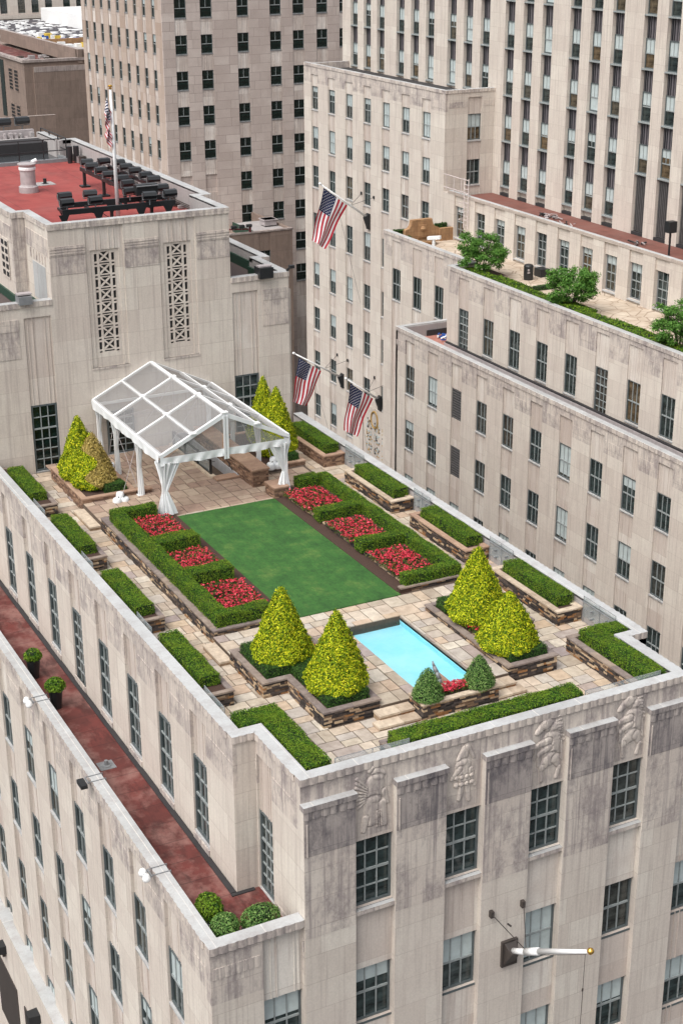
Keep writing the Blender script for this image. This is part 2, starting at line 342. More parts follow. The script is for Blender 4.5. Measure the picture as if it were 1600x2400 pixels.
# ------------------------------------------------------------------ windows
WC = {}
STY = {  # columns, rows(upper), rows(lower), frame thickness
 'tall': (3, 2, 2, .06), 'six': (3, 1, 1, .055), 'door': (3, 2, 4, .07), 'tower': (2, 1, 0, .05), 'slab': (3, 1, 0, .05), 'plain': (2, 1, 1, .045)}
def wmesh(style, w, h, wr):
    k = (style, round(w, 2), round(h, 2), round(wr, 2))
    if k in WC: return WC[k]
    c, ru, rl, ft = STY[style]
    mb = MB(); d = .07
    for x0, x1 in ((0, ft), (w-ft, w)): mb.box(x0, x1, -d, 0, 0, h)
    mb.box(ft, w-ft, -d, 0, 0, ft); mb.box(ft, w-ft, -d, 0, h-ft, h)
    zm = h*(.64 if style == 'door' else .5)
    mb.box(ft, w-ft, -d*.8, 0, zm-.03, zm+.03, 1)
    bt = .016
    def bars(z0, z1, cols, rows):
        for i in range(1, cols):
            x = ft+(w-2*ft)*i/cols; mb.box(x-bt, x+bt, -.05, 0, z0, z1, 1)
        for j in range(1, rows):
            z = z0+(z1-z0)*j/rows; mb.box(ft, w-ft, -.045, 0, z-bt, z+bt, 1)
    bars(zm+.03, h-ft, c, ru)
    if rl: bars(ft, zm-.03, c, rl)
    fr = mb
    gp = MB(); gp.box(ft*.5, w-ft*.5, -.012, .01, ft*.5, h-ft*.5)
    sl = MB(); sl.box(-.01, w+.01, -wr+.0, 0, -.075, -.002)
    if style == 'door': sl = MB(); sl.box(0, w, -.12, 0, -.05, -.002)
    WC[k] = [fr, gp, sl, {}, {}, None]; return WC[k]
def _mesh(mb, name, mats):
    o = mb.build(name, mats); me = o.data; bpy.data.objects.remove(o); return me
def window(root, F, X, u0, u1, z0, z1, wr, style='six', glass=None, blind=0, lower=0, panel=None, sill=COPE, framem=None, barm=None, kind='window', sd=None):
    glass = glass or GLASS; w, h = u1-u0, z1-z0
    e = wmesh(style, w, h, sd or wr)
    kk = (id(glass), id(sill), id(framem), id(barm))
    if kk not in e[3]:
        e[3][kk] = (_mesh(e[0], kind, [framem or FRAME, barm or FRAMEW]), _mesh(e[1], 'pane', glass), _mesh(e[2], 'sill', sill))
    fm, gm, sm = e[3][kk]
    o = bpy.data.objects.new(kind, fm); COL.objects.link(o); o.parent = root; b = BASE[root]
    if F == '-x': p = (X+wr, u1, z0); o.rotation_euler = (0, 0, -math.pi/2)
    else: p = (u0, X+wr, z0)
    o.location = (p[0]-b[0], p[1]-b[1], p[2]-b[2]); BASE[o] = p
    def sub(n, me):
        q = bpy.data.objects.new(n, me); COL.objects.link(q); q.parent = o
    sub('pane', gm)
    if sill: sub('sill', sm)
    if blind or lower:
        bk = (round(blind, 2), round(lower, 2))
        if bk not in e[4]:
            mb = MB()
            if blind: mb.box(.05, w-.05, -.022, -.014, h*(1-blind), h-.04)
            if lower: mb.box(.05, w-.05, -.022, -.014, h*.04, h*lower)
            e[4][bk] = _mesh(mb, 'blind', BLIND)
        sub('blind', e[4][bk])
    if panel:
        pz0, pz1 = panel; pk = ('sp', round(pz1-pz0, 2), round(w, 2))
        if pk not in WC:
            mb = MB(); mb.box(0, w, -.03, 0, 0, pz1-pz0)
            for i in range(1, 7): mb.box(w*i/7-.02, w*i/7+.02, -.07, -.03, 0, pz1-pz0)
            WC[pk] = _mesh(mb, 'spandrel_panel', SPMETAL)
        q = bpy.data.objects.new('spandrel_panel', WC[pk]); COL.objects.link(q); q.parent = o; q.location = (0, 0, pz0-z0)
    return o
def louver(root, F, X, u0, u1, z0, z1, wr):
    w, h = u1-u0, z1-z0; k = ('lv', round(w, 2), round(h, 2))
    if k not in WC:
        mb = MB(); mb.box(0, w, -.02, 0, 0, h, 1)
        for x0, x1 in ((0, .05), (w-.05, w)): mb.box(x0, x1, -.08, -.02, 0, h)
        n = 12
        for i in range(n): mb.box(.05, w-.05, -.07, -.02, h*(i+.3)/n, h*(i+.75)/n)
        WC[k] = _mesh(mb, 'louver', [LOUVER, BLACK])
    o = bpy.data.objects.new('louver', WC[k]); COL.objects.link(o); o.parent = root; b = BASE[root]
    p = (X+wr, u1, z0) if F == '-x' else (u0, X+wr, z0)
    if F == '-x': o.rotation_euler = (0, 0, -math.pi/2)
    o.location = (p[0]-b[0], p[1]-b[1], p[2]-b[2])

def facade(mb, F, X, u0, u1, z0, z1, cols, wins, rec=.10, wr=.22, top=None, m=0, ms=1, md=2, dent=None, ribs=True, mott=None):
    """piers between columns, recessed spandrels between openings; wins: list of (z0,z1) per column"""
    cols = sorted(cols); top = z1 if top is None else top
    edges = [u0]+[e for c in cols for e in c]+[u1]
    for i in range(0, len(edges), 2):
        a, b = edges[i], edges[i+1]
        if b-a > .01:
            if mott:
                mb.fb(F, X, a, b, -wr, 0, z0, z1-mott, m); mb.fb(F, X, a, b, -wr, 0, z1-mott, z1, md, skip='b')
            else: mb.fb(F, X, a, b, -wr, 0, z0, z1, m)
            if dent:
                for (d0, d1) in dent: mb.wavy(F, X, a+.06, b-.06, d0, d1, 0, md, md, amp=.012, wl=.16, d=.004, seg=4)
    for ci, (a, b) in enumerate(cols):
        ws = sorted(wins(ci) if callable(wins) else wins)
        zz = [z0]+[e for w in ws for e in w]+[top]
        for i in range(0, len(zz), 2):
            p, q = zz[i], zz[i+1]
            if q-p > .02:
                mb.fb(F, X, a, b, -wr, -rec, p, q, ms, skip='k')
                if ribs:
                    w = b-a
                    for t in (.22, .36, .80, .9): mb.fb(F, X, a+w*t, a+w*t+.03, -rec, -rec+.022, p, q, ms, skip='k')
        if top < z1: mb.fb(F, X, a, b, -wr, 0, top, z1, md if mott else m)

rb = lambda p: random.random() < p
# ================================================================== NEAR BUILDING
A = thing('office_building', 'pale limestone building carrying the roof garden, white tent and red upper roof', 'building', (19.8, 42, 0))
mb = MB()
Z0 = -26
# cores
mb.box(13.36, 26.08, 31.98+.2, 55.05, Z0, -.80)
mb.box(14.0, 25.45, 29.52, 32.2, Z0, -.80)
mb.box(11.445, 13.5, 29.55, 78, Z0, -4.78); mb.box(26.08, 28.0, 29.55, 78, Z0, -4.78)
# front piers / bays
FY = 29.17
fc = [(15.33, 16.48), (17.96, 19.11), (20.57, 21.71), (23.23, 24.37)]
frow = [(-4.27, -2.25), (-7.95, -6.2), (-11.4, -9.65), (-14.85, -13.1), (-18.3, -16.55)]
facade(mb, '-y', FY, 13.88, 25.70, Z0, -.86, fc, frow, rec=.17, wr=.33, m=0, ms=1, ribs=False)
lc = [(12.72, 13.86), (25.72, 26.95)]
facade(mb, '-y', FY+.03, 11.3, 13.875, Z0, -4.0, lc[:1], frow[1:], rec=.14, wr=.30, dent=[(-4.95, -4.62)], mott=1.7)
facade(mb, '-y', FY+.03, 25.705, 28.28, Z0, -4.0, lc[1:], frow[1:], rec=.14, wr=.30)
# wall above the pier caps
mb.box(13.88, 25.70, 29.34, 29.503, -.855, -.02, 0); mb.box(13.882, 25.698, 29.338, 29.34, -.8, -.2, 2)
for (a, b) in fc: pass
pe = [13.88]+[e for c in fc for e in c]+[25.70]
for i in range(0, 10, 2):
    a, b = pe[i], pe[i+1]
    mb.box(a-.02, b+.02, FY-.06, 29.338, -.84, -.69, 4, 3)                      # sloping cap block
    mb.wavy('-y', FY, a, b, -1.08, -.845, .0, 4, 4, amp=.035, wl=.26, d=.01)
    mb.box(a+.01, b-.01, FY-.012, FY, -2.15, -1.09, 4)
    mb.box(a+.01, b-.01, FY-.006, FY, -4.6, -2.16, 2)
    mb.box(a+.07, a+.10, FY-.035, FY-.012, -2.15, -1.2, 2)
for (a, b) in fc:   # stone sills
    mb.box(a, b+.0, 29.20, 29.47, -4.40, -4.28, 2, 3)
for a, b in [(15.30, 16.50)]: pass
# left upper facade
uc = [(34.37+2.647*k-.54, 34.37+2.647*k+.54) for k in range(8)]
def uw(k): return [(-4.72, -2.03)] if k in (4,) else [(-4.45, -2.03)]
facade(mb, '-x', 13.24, 31.98, 55.05, -4.76, -.02, uc, uw, rec=.10, wr=.12, top=-.62, dent=[(-1.12, -.80)], mott=1.5)
mb.box(13.24, 13.356, 31.98, 55.05, Z0, -4.76, 0)
for (a, b) in uc: mb.box(13.20, 13.24, a-.02, b+.02, -4.74, -4.52, 2)
# jog wall and recess with doors
mb.box(13.26, 13.9, 31.982, 32.2, -4.76, -.02, 0)
facade(mb, '-x', 13.88, 29.505, 31.98, -4.76, -.02, [(31.02, 31.93)], [(-4.70, -2.3)], rec=.07, wr=.12, top=-.62, dent=[(-1.12, -.80)], mott=1.5)
mb.box(13.88, 14.08, 29.505, 31.98, Z0, -4.76, 0)
mb.box(13.86, 13.93, 29.52, 30.9, -4.74, -4.55, 2)
# parapet inner walls
def inner(x0, x1, y0, y1, z0, z1, m=5): mb.box(x0, x1, y0, y1, z0, z1, m)
inner(13.36, 13.555, 32.3, 55.05, -.78, -.03); inner(14.0, 14.195, 29.62, 32.29, -.78, -.03); inner(13.5, 14.2, 32.2, 32.295, -.78, -.03)
inner(26.02, 26.34, 31.98, 55.05, -.78, -.03); inner(25.38, 25.70, 29.62, 32.0, -.78, -.03); inner(25.385, 26.34, 31.98, 32.25, -.78, -.03)
inner(14.2, 25.38, 29.503, 29.63, -.78, -.03)
# wavy copings, upper
mb.wavy('-y', 29.34, 13.86, 25.72, -.2, 0, .30, 2, 3)
mb.wavy('-x', 13.88, 29.64, 31.98, -.2, 0, .32, 2, 3)
mb.wavy('-y', 31.98, 13.22, 13.88, -.2, 0, .32, 2, 3); mb.box(13.88, 14.2, 31.98, 32.3, -.1, -.001, 3)
mb.wavy('-x', 13.24, 32.3, 55.05, -.2, 0, .32, 2, 3)
mb.wavy('+x', 25.70, 29.64, 32.0, -.2, 0, .32, 2, 3)
mb.wavy('-y', 32.0, 25.70, 26.36, -.2, 0, .27, 2, 3); mb.box(25.38, 25.70, 32.0, 32.27, -.1, -.001, 3)
mb.wavy('+x', 26.34, 32.27, 55.05, -.2, 0, .32, 2, 3)
# terrace left: facade, floor, parapet
kc = [(31.78+2.65*k-.56, 31.78+2.65*k+.56) for k in range(15)]
krow = [(-7.83-3.44*j, -6.03-3.44*j) for j in range(4)]
facade(mb, '-x', 11.3, 29.505, 78, -16.8, -4.0, kc, krow, rec=.105, wr=.14, top=-4.5, dent=[(-5.05, -4.75)], mott=1.4)
mb.box(10.92, 11.52, 29.17, 78, Z0, -16.81, 0, 3)
inner(11.42, 11.62, 29.53, 78, -4.80, -4.0); inner(11.62, 13.87, 29.5, 29.53, -4.8, -4.0)
mb.wavy('-y', 29.2, 11.28, 13.87, -4.19, -3.97, .33, 2, 3)
mb.wavy('-x', 11.3, 29.53, 78, -4.19, -3.97, .33, 2, 3)
inner(27.95, 28.28, 29.5, 78, -4.8, -3.98, 0)
A_main = mb.build('wall', [LIME, SPAN, MOTT, COPE, DARKSOOT, CONC], A)
# windows of the near building
bl = {0: [0, 0, 0, 0], 1: [.30, .5, .93, 0], 2: [.5, .92, .6, .45], 3: [.5, 0, .5, .5], 4: [0, 0, 0, 0]}
for j, (z0, z1) in enumerate(frow):
    for i, (a, b) in enumerate(fc):
        window(A, '-y', FY, a+.002, b-.002, z0, z1, .33, 'tall' if j == 0 else 'six', blind=bl[j][i], lower=0, sill=FRAME, sd=.17)
    if j:
        window(A, '-y', FY+.03, lc[0][0], lc[0][1], z0, z1, .30, 'six', blind=.42 if j == 1 else .6, sill=FRAME, sd=.17)
        window(A, '-y', FY+.03, lc[1][0], lc[1][1], z0, z1, .30, 'six', blind=.5, sill=FRAME, sd=.17)
for k, (a, b) in enumerate(uc):
    z0 = uw(k)[0][0]
    window(A, '-x', 13.24, a, b, z0, -2.03, .12, 'door' if k == 4 else 'tall')
window(A, '-x', 13.88, 31.02, 31.93, -4.70, -2.3, .12, 'door', kind='terrace_door')
for k, (a, b) in enumerate(kc):
    for j, (z0, z1) in enumerate(krow):
        if k*1.0+j*1.6 > 13: continue
        window(A, '-x', 11.3, a, b, z0, z1, .14, 'six', GLASSW, blind=random.choice([0, 0, 0, .3, .5]))
for j, (a, b) in enumerate([(48.6, 51.5), (44.9, 47.6)]):
    m2 = MB(); m2.box(10.88, 10.93, a, b, -22, -19.0, 0)
    m2.build('dark_opening', [BRONZE], A)
# terrace floor (red)
m2 = MB(); m2.box(11.62, 13.27, 29.52, 78, -4.9, -4.735, 0); m2.box(13.27, 13.9, 29.52, 31.97, -4.9, -4.735, 0)
m2.box(13.06, 13.22, 32.0, 60, -4.735, -4.70, 1); m2.box(13.05, 13.72, 31.86, 31.98, -4.735, -4.705, 1)
m2.build('terrace_floor', [TERR_RED, DARKGAP], A)

# ---------------- rear block
mb = MB(); YC = 55.05; ZC = 8.72
mb.box(16.2+.05, 23.4-.05, YC+.18, 58.1, Z0, ZC-.9)
mb.box(15.72, 23.85, 57.99, 75, Z0, ZC-.9); mb.box(15.72, 23.15, 75, 79.5, Z0, ZC-.9)
# front wall of rear block, with two grille strips
gs = [(17.78, 18.90), (20.68, 21.80)]
for a, b in ((16.2, 17.6), (19.08, 20.5), (21.98, 23.4)):
    mb.box(a, b, YC, YC+.2, -4, ZC-.02, 0)
for a, b in ((17.6, 19.08), (20.5, 21.98)):
    mb.box(a, b, YC, YC+.2, -4, 3.08, 0); mb.box(a, b, YC+.05, YC+.2, 7.6, ZC-.02, 1)
    for q in (.25, .38, .62, .75): mb.box(a+(b-a)*q, a+(b-a)*q+.03, YC+.02, YC+.05, 7.6, ZC-.3, 1)
    mb.box(a, a+.18, YC+.05, YC+.2, 3.08, 7.6, 0); mb.box(b-.18, b, YC+.05, YC+.2, 3.08, 7.6, 0)
    mb.box(a-.02, b+.02, YC-.02, YC+.06, 3.0, 3.08, 2)
for a, b in ((16.2, 17.58), (19.1, 20.48), (22.0, 23.38)):
    mb.box(a+.02, b, YC-.03, YC, ZC-1.2, ZC-.85, 2); mb.box(a+.02, b, YC-.015, YC, ZC-1.9, ZC-1.2, 2)
    for q in range(3): mb.box(a+.02, b, YC-.045, YC-.03, ZC-1.15+.1*q, ZC-1.1+.1*q, 2)
# left faces
mb.box(16.2, 16.38, YC+.2, 58, -4, ZC-.02, 0); mb.box(15.68, 16.2, 57.95, 58.15, 5, ZC-.02, 2)
mb.box(15.68, 15.86, 58.15, 79.5, 4, ZC-.02, 0)
mb.box(16.18, 16.2, YC+.1, 57.9, ZC-1.2, ZC-.55, 2); mb.box(15.66, 15.68, 58.1, 79, ZC-1.2, ZC-.55, 2)
mb.box(16.185, 16.2, 55.6, 57.2, ZC-3.1, ZC-1.7, 3)
for k in range(6): mb.box(16.17, 16.2, 55.5+.36*k, 55.62+.36*k, ZC-1.6, ZC-1.25, 2)
# parapet
mb.wavy('-y', YC, 16.18, 23.42, ZC-.22, ZC, .30, 2, 3, amp=.015)
mb.wavy('-x', 16.2, YC+.3, 57.95, ZC-.22, ZC, .3, 2, 3, amp=.02)
mb.wavy('-y', 57.95, 15.66, 16.2, ZC-.22, ZC, .3, 2, 3, amp=.02); mb.box(16.2, 16.5, 57.95, 58.25, ZC-.1, ZC-.001, 3)
mb.wavy('-x', 15.68, 58.25, 79.5, ZC-.22, ZC, .3, 2, 3, amp=.02)
mb.wavy('+x', 23.4, YC+.3, 58.0, ZC-.22, ZC, .3, 2, 3, amp=.02)
mb.wavy('-y', 58.0, 23.4, 23.92, ZC-.2, ZC, .3, 2, 3, amp=.02); mb.box(23.1, 23.4, 58.0, 58.3, ZC-.1, ZC-.001, 3)
mb.wavy('+x', 23.9, 58.3, 75.3, ZC-.22, ZC, .3, 2, 3, amp=.02)
mb.box(23.2, 23.6, 75.0, 75.3, ZC-.2, ZC-.002, 3)
mb.wavy('+x', 23.2, 75.3, 78.2, ZC-.22, ZC, .3, 2, 3, amp=.02)
mb.box(15.7, 23.2, 78.2, 78.5, ZC-.95, ZC-.3, 5)
for a in ((16.3, 23.1, YC+.2, YC+.30), (23.1, 23.4, YC+.2, 58.3), (23.6, 23.9, 58.2, 75.2), (23.3, 23.9, 58.05, 58.28), (22.9, 23.2, 75.2, 78.4), (23.0, 23.7, 75.0, 75.25), (15.86, 15.98, 58.2, 79), (16.38, 16.5, YC+.2, 58.2)):
    mb.box(*a, ZC-.95, ZC-.03, 5)
# wings either side of the rear block
ZW = 5.95
mb.box(13.0, 16.2, YC+.25, 58, Z0, ZW-.8); mb.box(23.4, 26.1, YC+.25, 62, Z0, ZW-.8)
mb.box(12.6, 15.7, 58, 70, Z0, ZW-.8)
for a, b in ((12.2, 15.06), (16.1, 16.2), (23.4, 23.45), (24.54, 25.9)): mb.box(a, b, YC, YC+.25, -4.8, ZW-.02, 0)
for a, b, zt in ((15.06, 16.1, 1.94), (23.45, 24.54, 1.94)):
    mb.box(a, b, YC+.06, YC+.25, zt, ZW-.6, 1); mb.box(a, b, YC, YC+.25, ZW-.6, ZW-.02, 0); mb.box(a, b, YC+.06, YC+.25, -1.4, -.74, 0)
    for q in (.12, .3, .75, .9): mb.box(a+(b-a)*q, a+(b-a)*q+.03, YC+.035, YC+.06, zt, ZW-.6, 1)
mb.box(25.72, 25.9, YC+.25, 57.9, Z0, ZW-.02, 0); mb.box(25.72, 26.36, 57.9, 58.1, Z0, ZW-.02, 0); mb.box(26.18, 26.36, 58.1, 64, Z0, ZW-.02, 0)
for a, b in ((12.2, 14.85), (24.75, 25.88)):
    mb.box(a, b, YC-.035, YC, ZW-1.05, ZW-.62, 2); mb.box(a, b, YC-.02, YC, ZW-2.1, ZW-1.05, 2)
mb.wavy('-y', YC, 12.2, 16.19, ZW-.2, ZW, .3, 2, 3, amp=.015); mb.wavy('-y', YC, 23.41, 25.92, ZW-.2, ZW, .3, 2, 3, amp=.015)
mb.wavy('+x', 25.9, YC+.3, 57.9, ZW-.2, ZW, .3, 2, 3, amp=.02)
mb.box(25.6, 25.9, 57.9, 58.2, ZW-.2, ZW-.001, 3); mb.wavy('-y', 57.9, 25.9, 26.38, ZW-.2, ZW, .3, 2, 3, amp=.02)
mb.wavy('+x', 26.36, 58.2, 64, ZW-.2, ZW, .32, 2, 3, amp=.02)
for a in ((23.45, 25.62, YC+.25, YC+.3), (25.6, 25.72, YC+.3, 58.2), (25.72, 26.2, 58.1, 58.2), (26.04, 26.18, 58.2, 64), (12.2, 16.1, YC+.25, YC+.3)): mb.box(*a, ZW-.85, ZW-.03, 5)
mb.build('rear_block_wall', [LIME, SPAN, MOTT, COPE, DARKSOOT, CONC], A)
m2 = MB(); m2.box(16.38, 23.5, YC+.2, 58.2, ZC-1, ZC-.9); m2.box(15.98, 23.6, 58.2, 78.4, ZC-1, ZC-.899)
m2.build('roof', [ROOF_RED], A)
m2 = MB(); m2.box(23.5, 25.62, YC+.3, 58.1, ZW-.9, ZW-.8); m2.box(23.95, 26.1, 58.1, 64, ZW-.9, ZW-.799)
m2.box(25.52, 25.6, YC+.35, 58.2, ZW-.801, ZW-.4, 1); m2.box(25.6, 26.04, 58.2, 58.28, ZW-.801, ZW-.4, 1); m2.box(25.96, 26.04, 58.28, 64, ZW-.801, ZW-.4, 1)
m2.build('wing_roof', [GRAVEL, GREENCOP], A)
m2 = MB(); m2.box(12.6, 16.2, YC+.3, 57.95, ZW-.9, ZW-.8); m2.box(12.6, 15.68, 57.95, 70, ZW-.9, ZW-.799)
m2.box(15.60, 15.68, 57.95, 70, ZW-.78, ZW-.45, 1); m2.box(15.60, 16.2, 57.85, 57.95, ZW-.78, ZW-.45, 1); m2.box(16.12, 16.2, YC+.3, 57.85, ZW-.78, ZW-.45, 1)
m2.build('wing_roof', [GRAVEL, GREENCOP], A)
# pierced grilles: flat screens with X openings
for gx in (18.34, 21.24):
    g = MB(); x0, x1 = gx-.40, gx+.40; z0 = 3.62; n = 8; p = (7.5-3.62)/n
    g.box(x0-.12, x1+.12, YC+.16, YC+.18, 3.08, 7.6, 1)  # black plate painted as the dark depth behind the screen
    yb0, yb1 = YC+.09, YC+.155
    g.box(x0-.16, x1+.16, yb0, yb1, 3.08, z0, 0); g.box(x0-.16, x1+.16, yb0, yb1, 7.5, 7.6, 0)
    g.box(x0-.16, x0-.0, yb0, yb1, z0, 7.5, 0); g.box(x1, x1+.16, yb0, yb1, z0, 7.5, 0)
    g.box(x0+.12, x0+.20, yb0, yb1, z0, 7.5, 0); g.box(x1-.20, x1-.12, yb0, yb1, z0, 7.5, 0)
    for k in range(n):
        zb = z0+k*p
        for (e0, e1) in ((x0, x0+.12), (x1-.12, x1)):
            g.box(e0, e1, yb0, yb1, zb+.07, zb+.13, 0); g.box(e0, e1, yb0, yb1, zb+p-.06, zb+p, 0)
        g.box(x0+.2, x1-.2, yb0, yb1, zb, zb+.03, 0); g.box(x0+.2, x1-.2, yb0, yb1, zb+.09, zb+.13, 0)
        for (a, b) in (((x0+.2, zb+.13), (x1-.2, zb+p)), ((x1-.2, zb+.13), (x0+.2, zb+p))):
            dx, dz = b[0]-a[0], b[1]-a[1]; L = math.hypot(dx, dz); nx, nz = -dz/L*.03, dx/L*.03
            y = yb0 if a[0] < gx else yb0+.002
            q = [(a[0]+nx, a[1]+nz), (b[0]+nx, b[1]+nz), (b[0]-nx, b[1]-nz), (a[0]-nx, a[1]-nz)]
            g.quad([(u, y, v) for u, v in q], 0); g.quad([(u, yb1, v) for u, v in q], 0)
            for k2 in range(4): s0, s1 = q[k2], q[(k2+1) % 4]; g.quad([(s0[0], y, s0[1]), (s1[0], y, s1[1]), (s1[0], yb1, s1[1]), (s0[0], yb1, s0[1])], 0)
    g.build('pierced_grille', [LIME, BLACK], A)
window(A, '-y', YC, 15.08, 16.09, -.70, 1.94, .12, 'door', GLASSK, kind='garden_door')
window(A, '-y', YC, 23.46, 24.53, -1.3+.6, 1.94, .12, 'door', GLASS, lower=0, kind='garden_door')
window(A, '-y', YC-.16, 18.0, 19.1, -.44, 1.3, .14, 'door', GLASSK, kind='garden_door')
# side wing small grille (far left)
g = MB(); g.box(15.64, 15.66, 58.6, 59.6, 6.0, 7.6, 0)
for k in range(5):
    for j in range(2): g.box(15.62, 15.64, 58.65+.5*j, 58.95+.5*j, 6.1+.3*k, 6.28+.3*k, 1)
g.build('pierced_grille', [LIME, BLACK], A)

# ---------------- carved reliefs on the front (height fields)
def relief(x0, x1, z0, z1, shapes, rays=None):
    nx, nz = 76, 124; xs = np.linspace(0, 1, nx); zs = np.linspace(0, 1, nz); X, Z = np.meshgrid(xs, zs)
    H = np.zeros_like(X); asp = (z1-z0)/(x1-x0)
    def cap(ax, az, bx, bz, r0, r1, h):
        ax, bx = ax, bx; vx, vz = bx-ax, (bz-az)*asp
        L2 = vx*vx+vz*vz+1e-9; t = np.clip(((X-ax)*vx+(Z-az)*asp*vz)/L2, 0, 1)
        d = np.hypot(X-ax-t*vx, (Z-az)*asp-t*vz); r = r0+(r1-r0)*t
        return h*np.clip(1-(d/r)**5, 0, 1)**.6*(.62+.38*np.sqrt(np.clip(1-(d/r)**2, 0, 1))), d/r
    for sh in shapes:
        hh, dr = cap(*sh); H = np.where(dr < 1, np.maximum(H*.35, 0)+hh*.75, H-.05*((dr >= 1) & (dr < 1.16)))
    mb = MB(); dx, dz = (x1-x0)/(nx-1), (z1-z0)/(nz-1)
    H = H+.012*np.sin(X*46+Z*30)*(H > .05)*(Z > .45); H = H*.36+.001; H[0] = H[-1] = 0; H[:, 0] = H[:, -1] = 0
    mb.v = [(x0+i*dx, 29.335-H[j, i], z0+j*dz) for j in range(nz) for i in range(nx)]
    mb.f = [(j*nx+i, j*nx+i+1, (j+1)*nx+i+1, (j+1)*nx+i) for j in range(nz-1) for i in range(nx-1)]
    mb.m = [0]*len(mb.f); mb.uv = [(mb.v[k][0], mb.v[k][2]) for f in mb.f for k in f]
    mb.build('carved_relief', [MOTT], A, smooth=True)
horse = lambda fl: [tuple((1-q_ if (fl and i in (0, 2)) else q_) for i, q_ in enumerate(q)) for q in [
    (.16, .80, .44, .92, .075, .15, .20), (.40, .985, .34, .93, .05, .04, .16), (.44, .90, .74, .78, .17, .19, .19), (.74, .80, .66, .60, .20, .28, .2), (.62, .62, .64, .38, .30, .25, .2),
    (.50, .64, .16, .60, .12, .07, .17), (.16, .60, .10, .42, .07, .05, .16), (.52, .54, .22, .46, .10, .06, .17), (.22, .46, .24, .30, .06, .05, .15),
    (.60, .36, .34, .26, .20, .10, .18), (.34, .26, .36, .06, .09, .06, .15), (.74, .34, .88, .20, .15, .07, .16), (.88, .20, .80, .05, .07, .06, .15),
    (.90, .60, .95, .30, .05, .03, .13)]+[(.70+.02*k, .965-.055*k, .86+.02*k, .985-.065*k, .025, .02, .14) for k in range(7)]]
rays = [(.34-.01*i, .70-.028*i, .03+.012*abs(i-3), .86-.062*i, .022, .045, .15) for i in range(8)]+[(.58+.05*i, .34, .60+.06*i, .10, .018, .018, .2) for i in range(3)]
bust = [(.45, .72, .55, .86, .15, .12, .2), (.60, .90, .78, .72, .07, .05, .14), (.5, .62, .56, .42, .22, .18, .2), (.4, .6, .18, .46, .08, .05, .15), (.7, .55, .82, .3, .08, .05, .15), (.48, .34, .40, .14, .08, .06, .15), (.62, .32, .68, .1, .08, .06, .15)]
cl = [(.3+.14*(i % 4), .36+.09*(i//4)*1.2, .31+.14*(i % 4), .365+.1*(i//4), .07, .06, .23) for i in range(8)]
for (a, b), sh in zip(fc, ([(.58, .88, .70, .84, .16, .13, .2), (.40, .93, .48, .97, .07, .05, .17), (.56, .74, .56, .60, .24, .26, .19), (.50, .44, .46, .22, .24, .20, .17), (.78, .60, .88, .42, .08, .06, .16), (.74, .42, .80, .12, .11, .09, .17), (.30, .26, .24, .08, .09, .07, .15)]+rays, bust+cl, horse(False), horse(False)+[(.3, .3, .34, .1, .05, .04, .15)])):
    relief(a+.03, b-.05, -2.15, -.14, sh)

# ================================================================== GARDEN FLOOR
def flags(x0, x1, y0, y1, z, mb, mat=0, mn=.34, mx=.80, gap=.015, seed=1):
    rr = random.Random(seed)
    def split(a, b, c, d):
        w, h = b-a, d-c
        if w <= mx and h <= mx and (w*h < .34 or rr.random() < .3) or (w < mn*1.7 and h < mn*1.7):
            hz = rr.uniform(-.004, .004)
            mb.box(a+gap, b-gap, c+gap, d-gap, z-.03, z+hz, mat, skip='b'); return
        if (w > h and w > mn*1.6) or h < mn*1.6:
            t = rr.uniform(.36, .64)*w+a; split(a, t, c, d); split(t, b, c, d)
        else:
            t = rr.uniform(.36, .64)*h+c; split(a, b, c, t); split(a, b, t, d)
    # rows first (continuous courses)
    y = y0
    while y < y1-1e-6:
        h = min(rr.uniform(.5, 1.0), y1-y);
        if y1-(y+h) < .3: h = y1-y
        split(x0, x1, y, y+h); y += h
ZL, ZU = -.74, -.44
mb = MB()
mb.box(14.19, 25.39, 29.6, 32.35, ZL-.1, ZL-.02, 1); mb.box(13.55, 26.03, 32.28, 55.06, ZL-.1, ZL-.021, 1)
flags(14.2, 25.38, 29.62, 32.36, ZL, mb, 0, seed=2)
flags(13.56, 16.2, 32.36, 55.0, ZL, mb, 0, seed=3); flags(23.4, 26.02, 32.36, 55.0, ZL, mb, 0, seed=4)
struct('garden_walk_paving', mb, [FLAG, JOINT])
mb = MB()
def slab(x0, x1, y0, y1, z=ZU, m=1): mb.box(x0, x1, y0, y1, ZL-.02, z-.012, m)
slab(15.42, 24.16, 37.0, 38.4); slab(15.42, 24.16, 38.4, 50.4, ZU-.0); slab(17.7, 20.60, 50.4, 54.9); slab(15.4, 18, 48.4, 50.4, ZU-.001); slab(21.5, 24.2, 47.5, 50.4, ZU-.002)
slab(17.75, 19.05, 32.36, 37.0); slab(20.95, 21.85, 32.36, 37); slab(19.05, 20.95, 32.36, 32.7)
flags(15.36, 19.02, 36.95, 38.3, ZU, mb, 0, seed=6); flags(19.02, 21.0, 37.2, 38.3, ZU, mb, 0, seed=61); flags(21.0, 24.2, 36.95, 38.3, ZU, mb, 0, seed=7)
flags(17.78, 18.72, 32.36, 36.95, ZU, mb, 0, seed=8); flags(21.05, 21.85, 32.36, 36.95, ZU, mb, 0, seed=9); flags(18.72, 21.05, 32.36, 32.62, ZU, mb, 0, seed=91)
flags(15.4, 20.55, 47.75, 54.95, ZU, mb, 2, seed=10); flags(20.55, 24.1, 47.75, 50.2, ZU, mb, 2, seed=11)
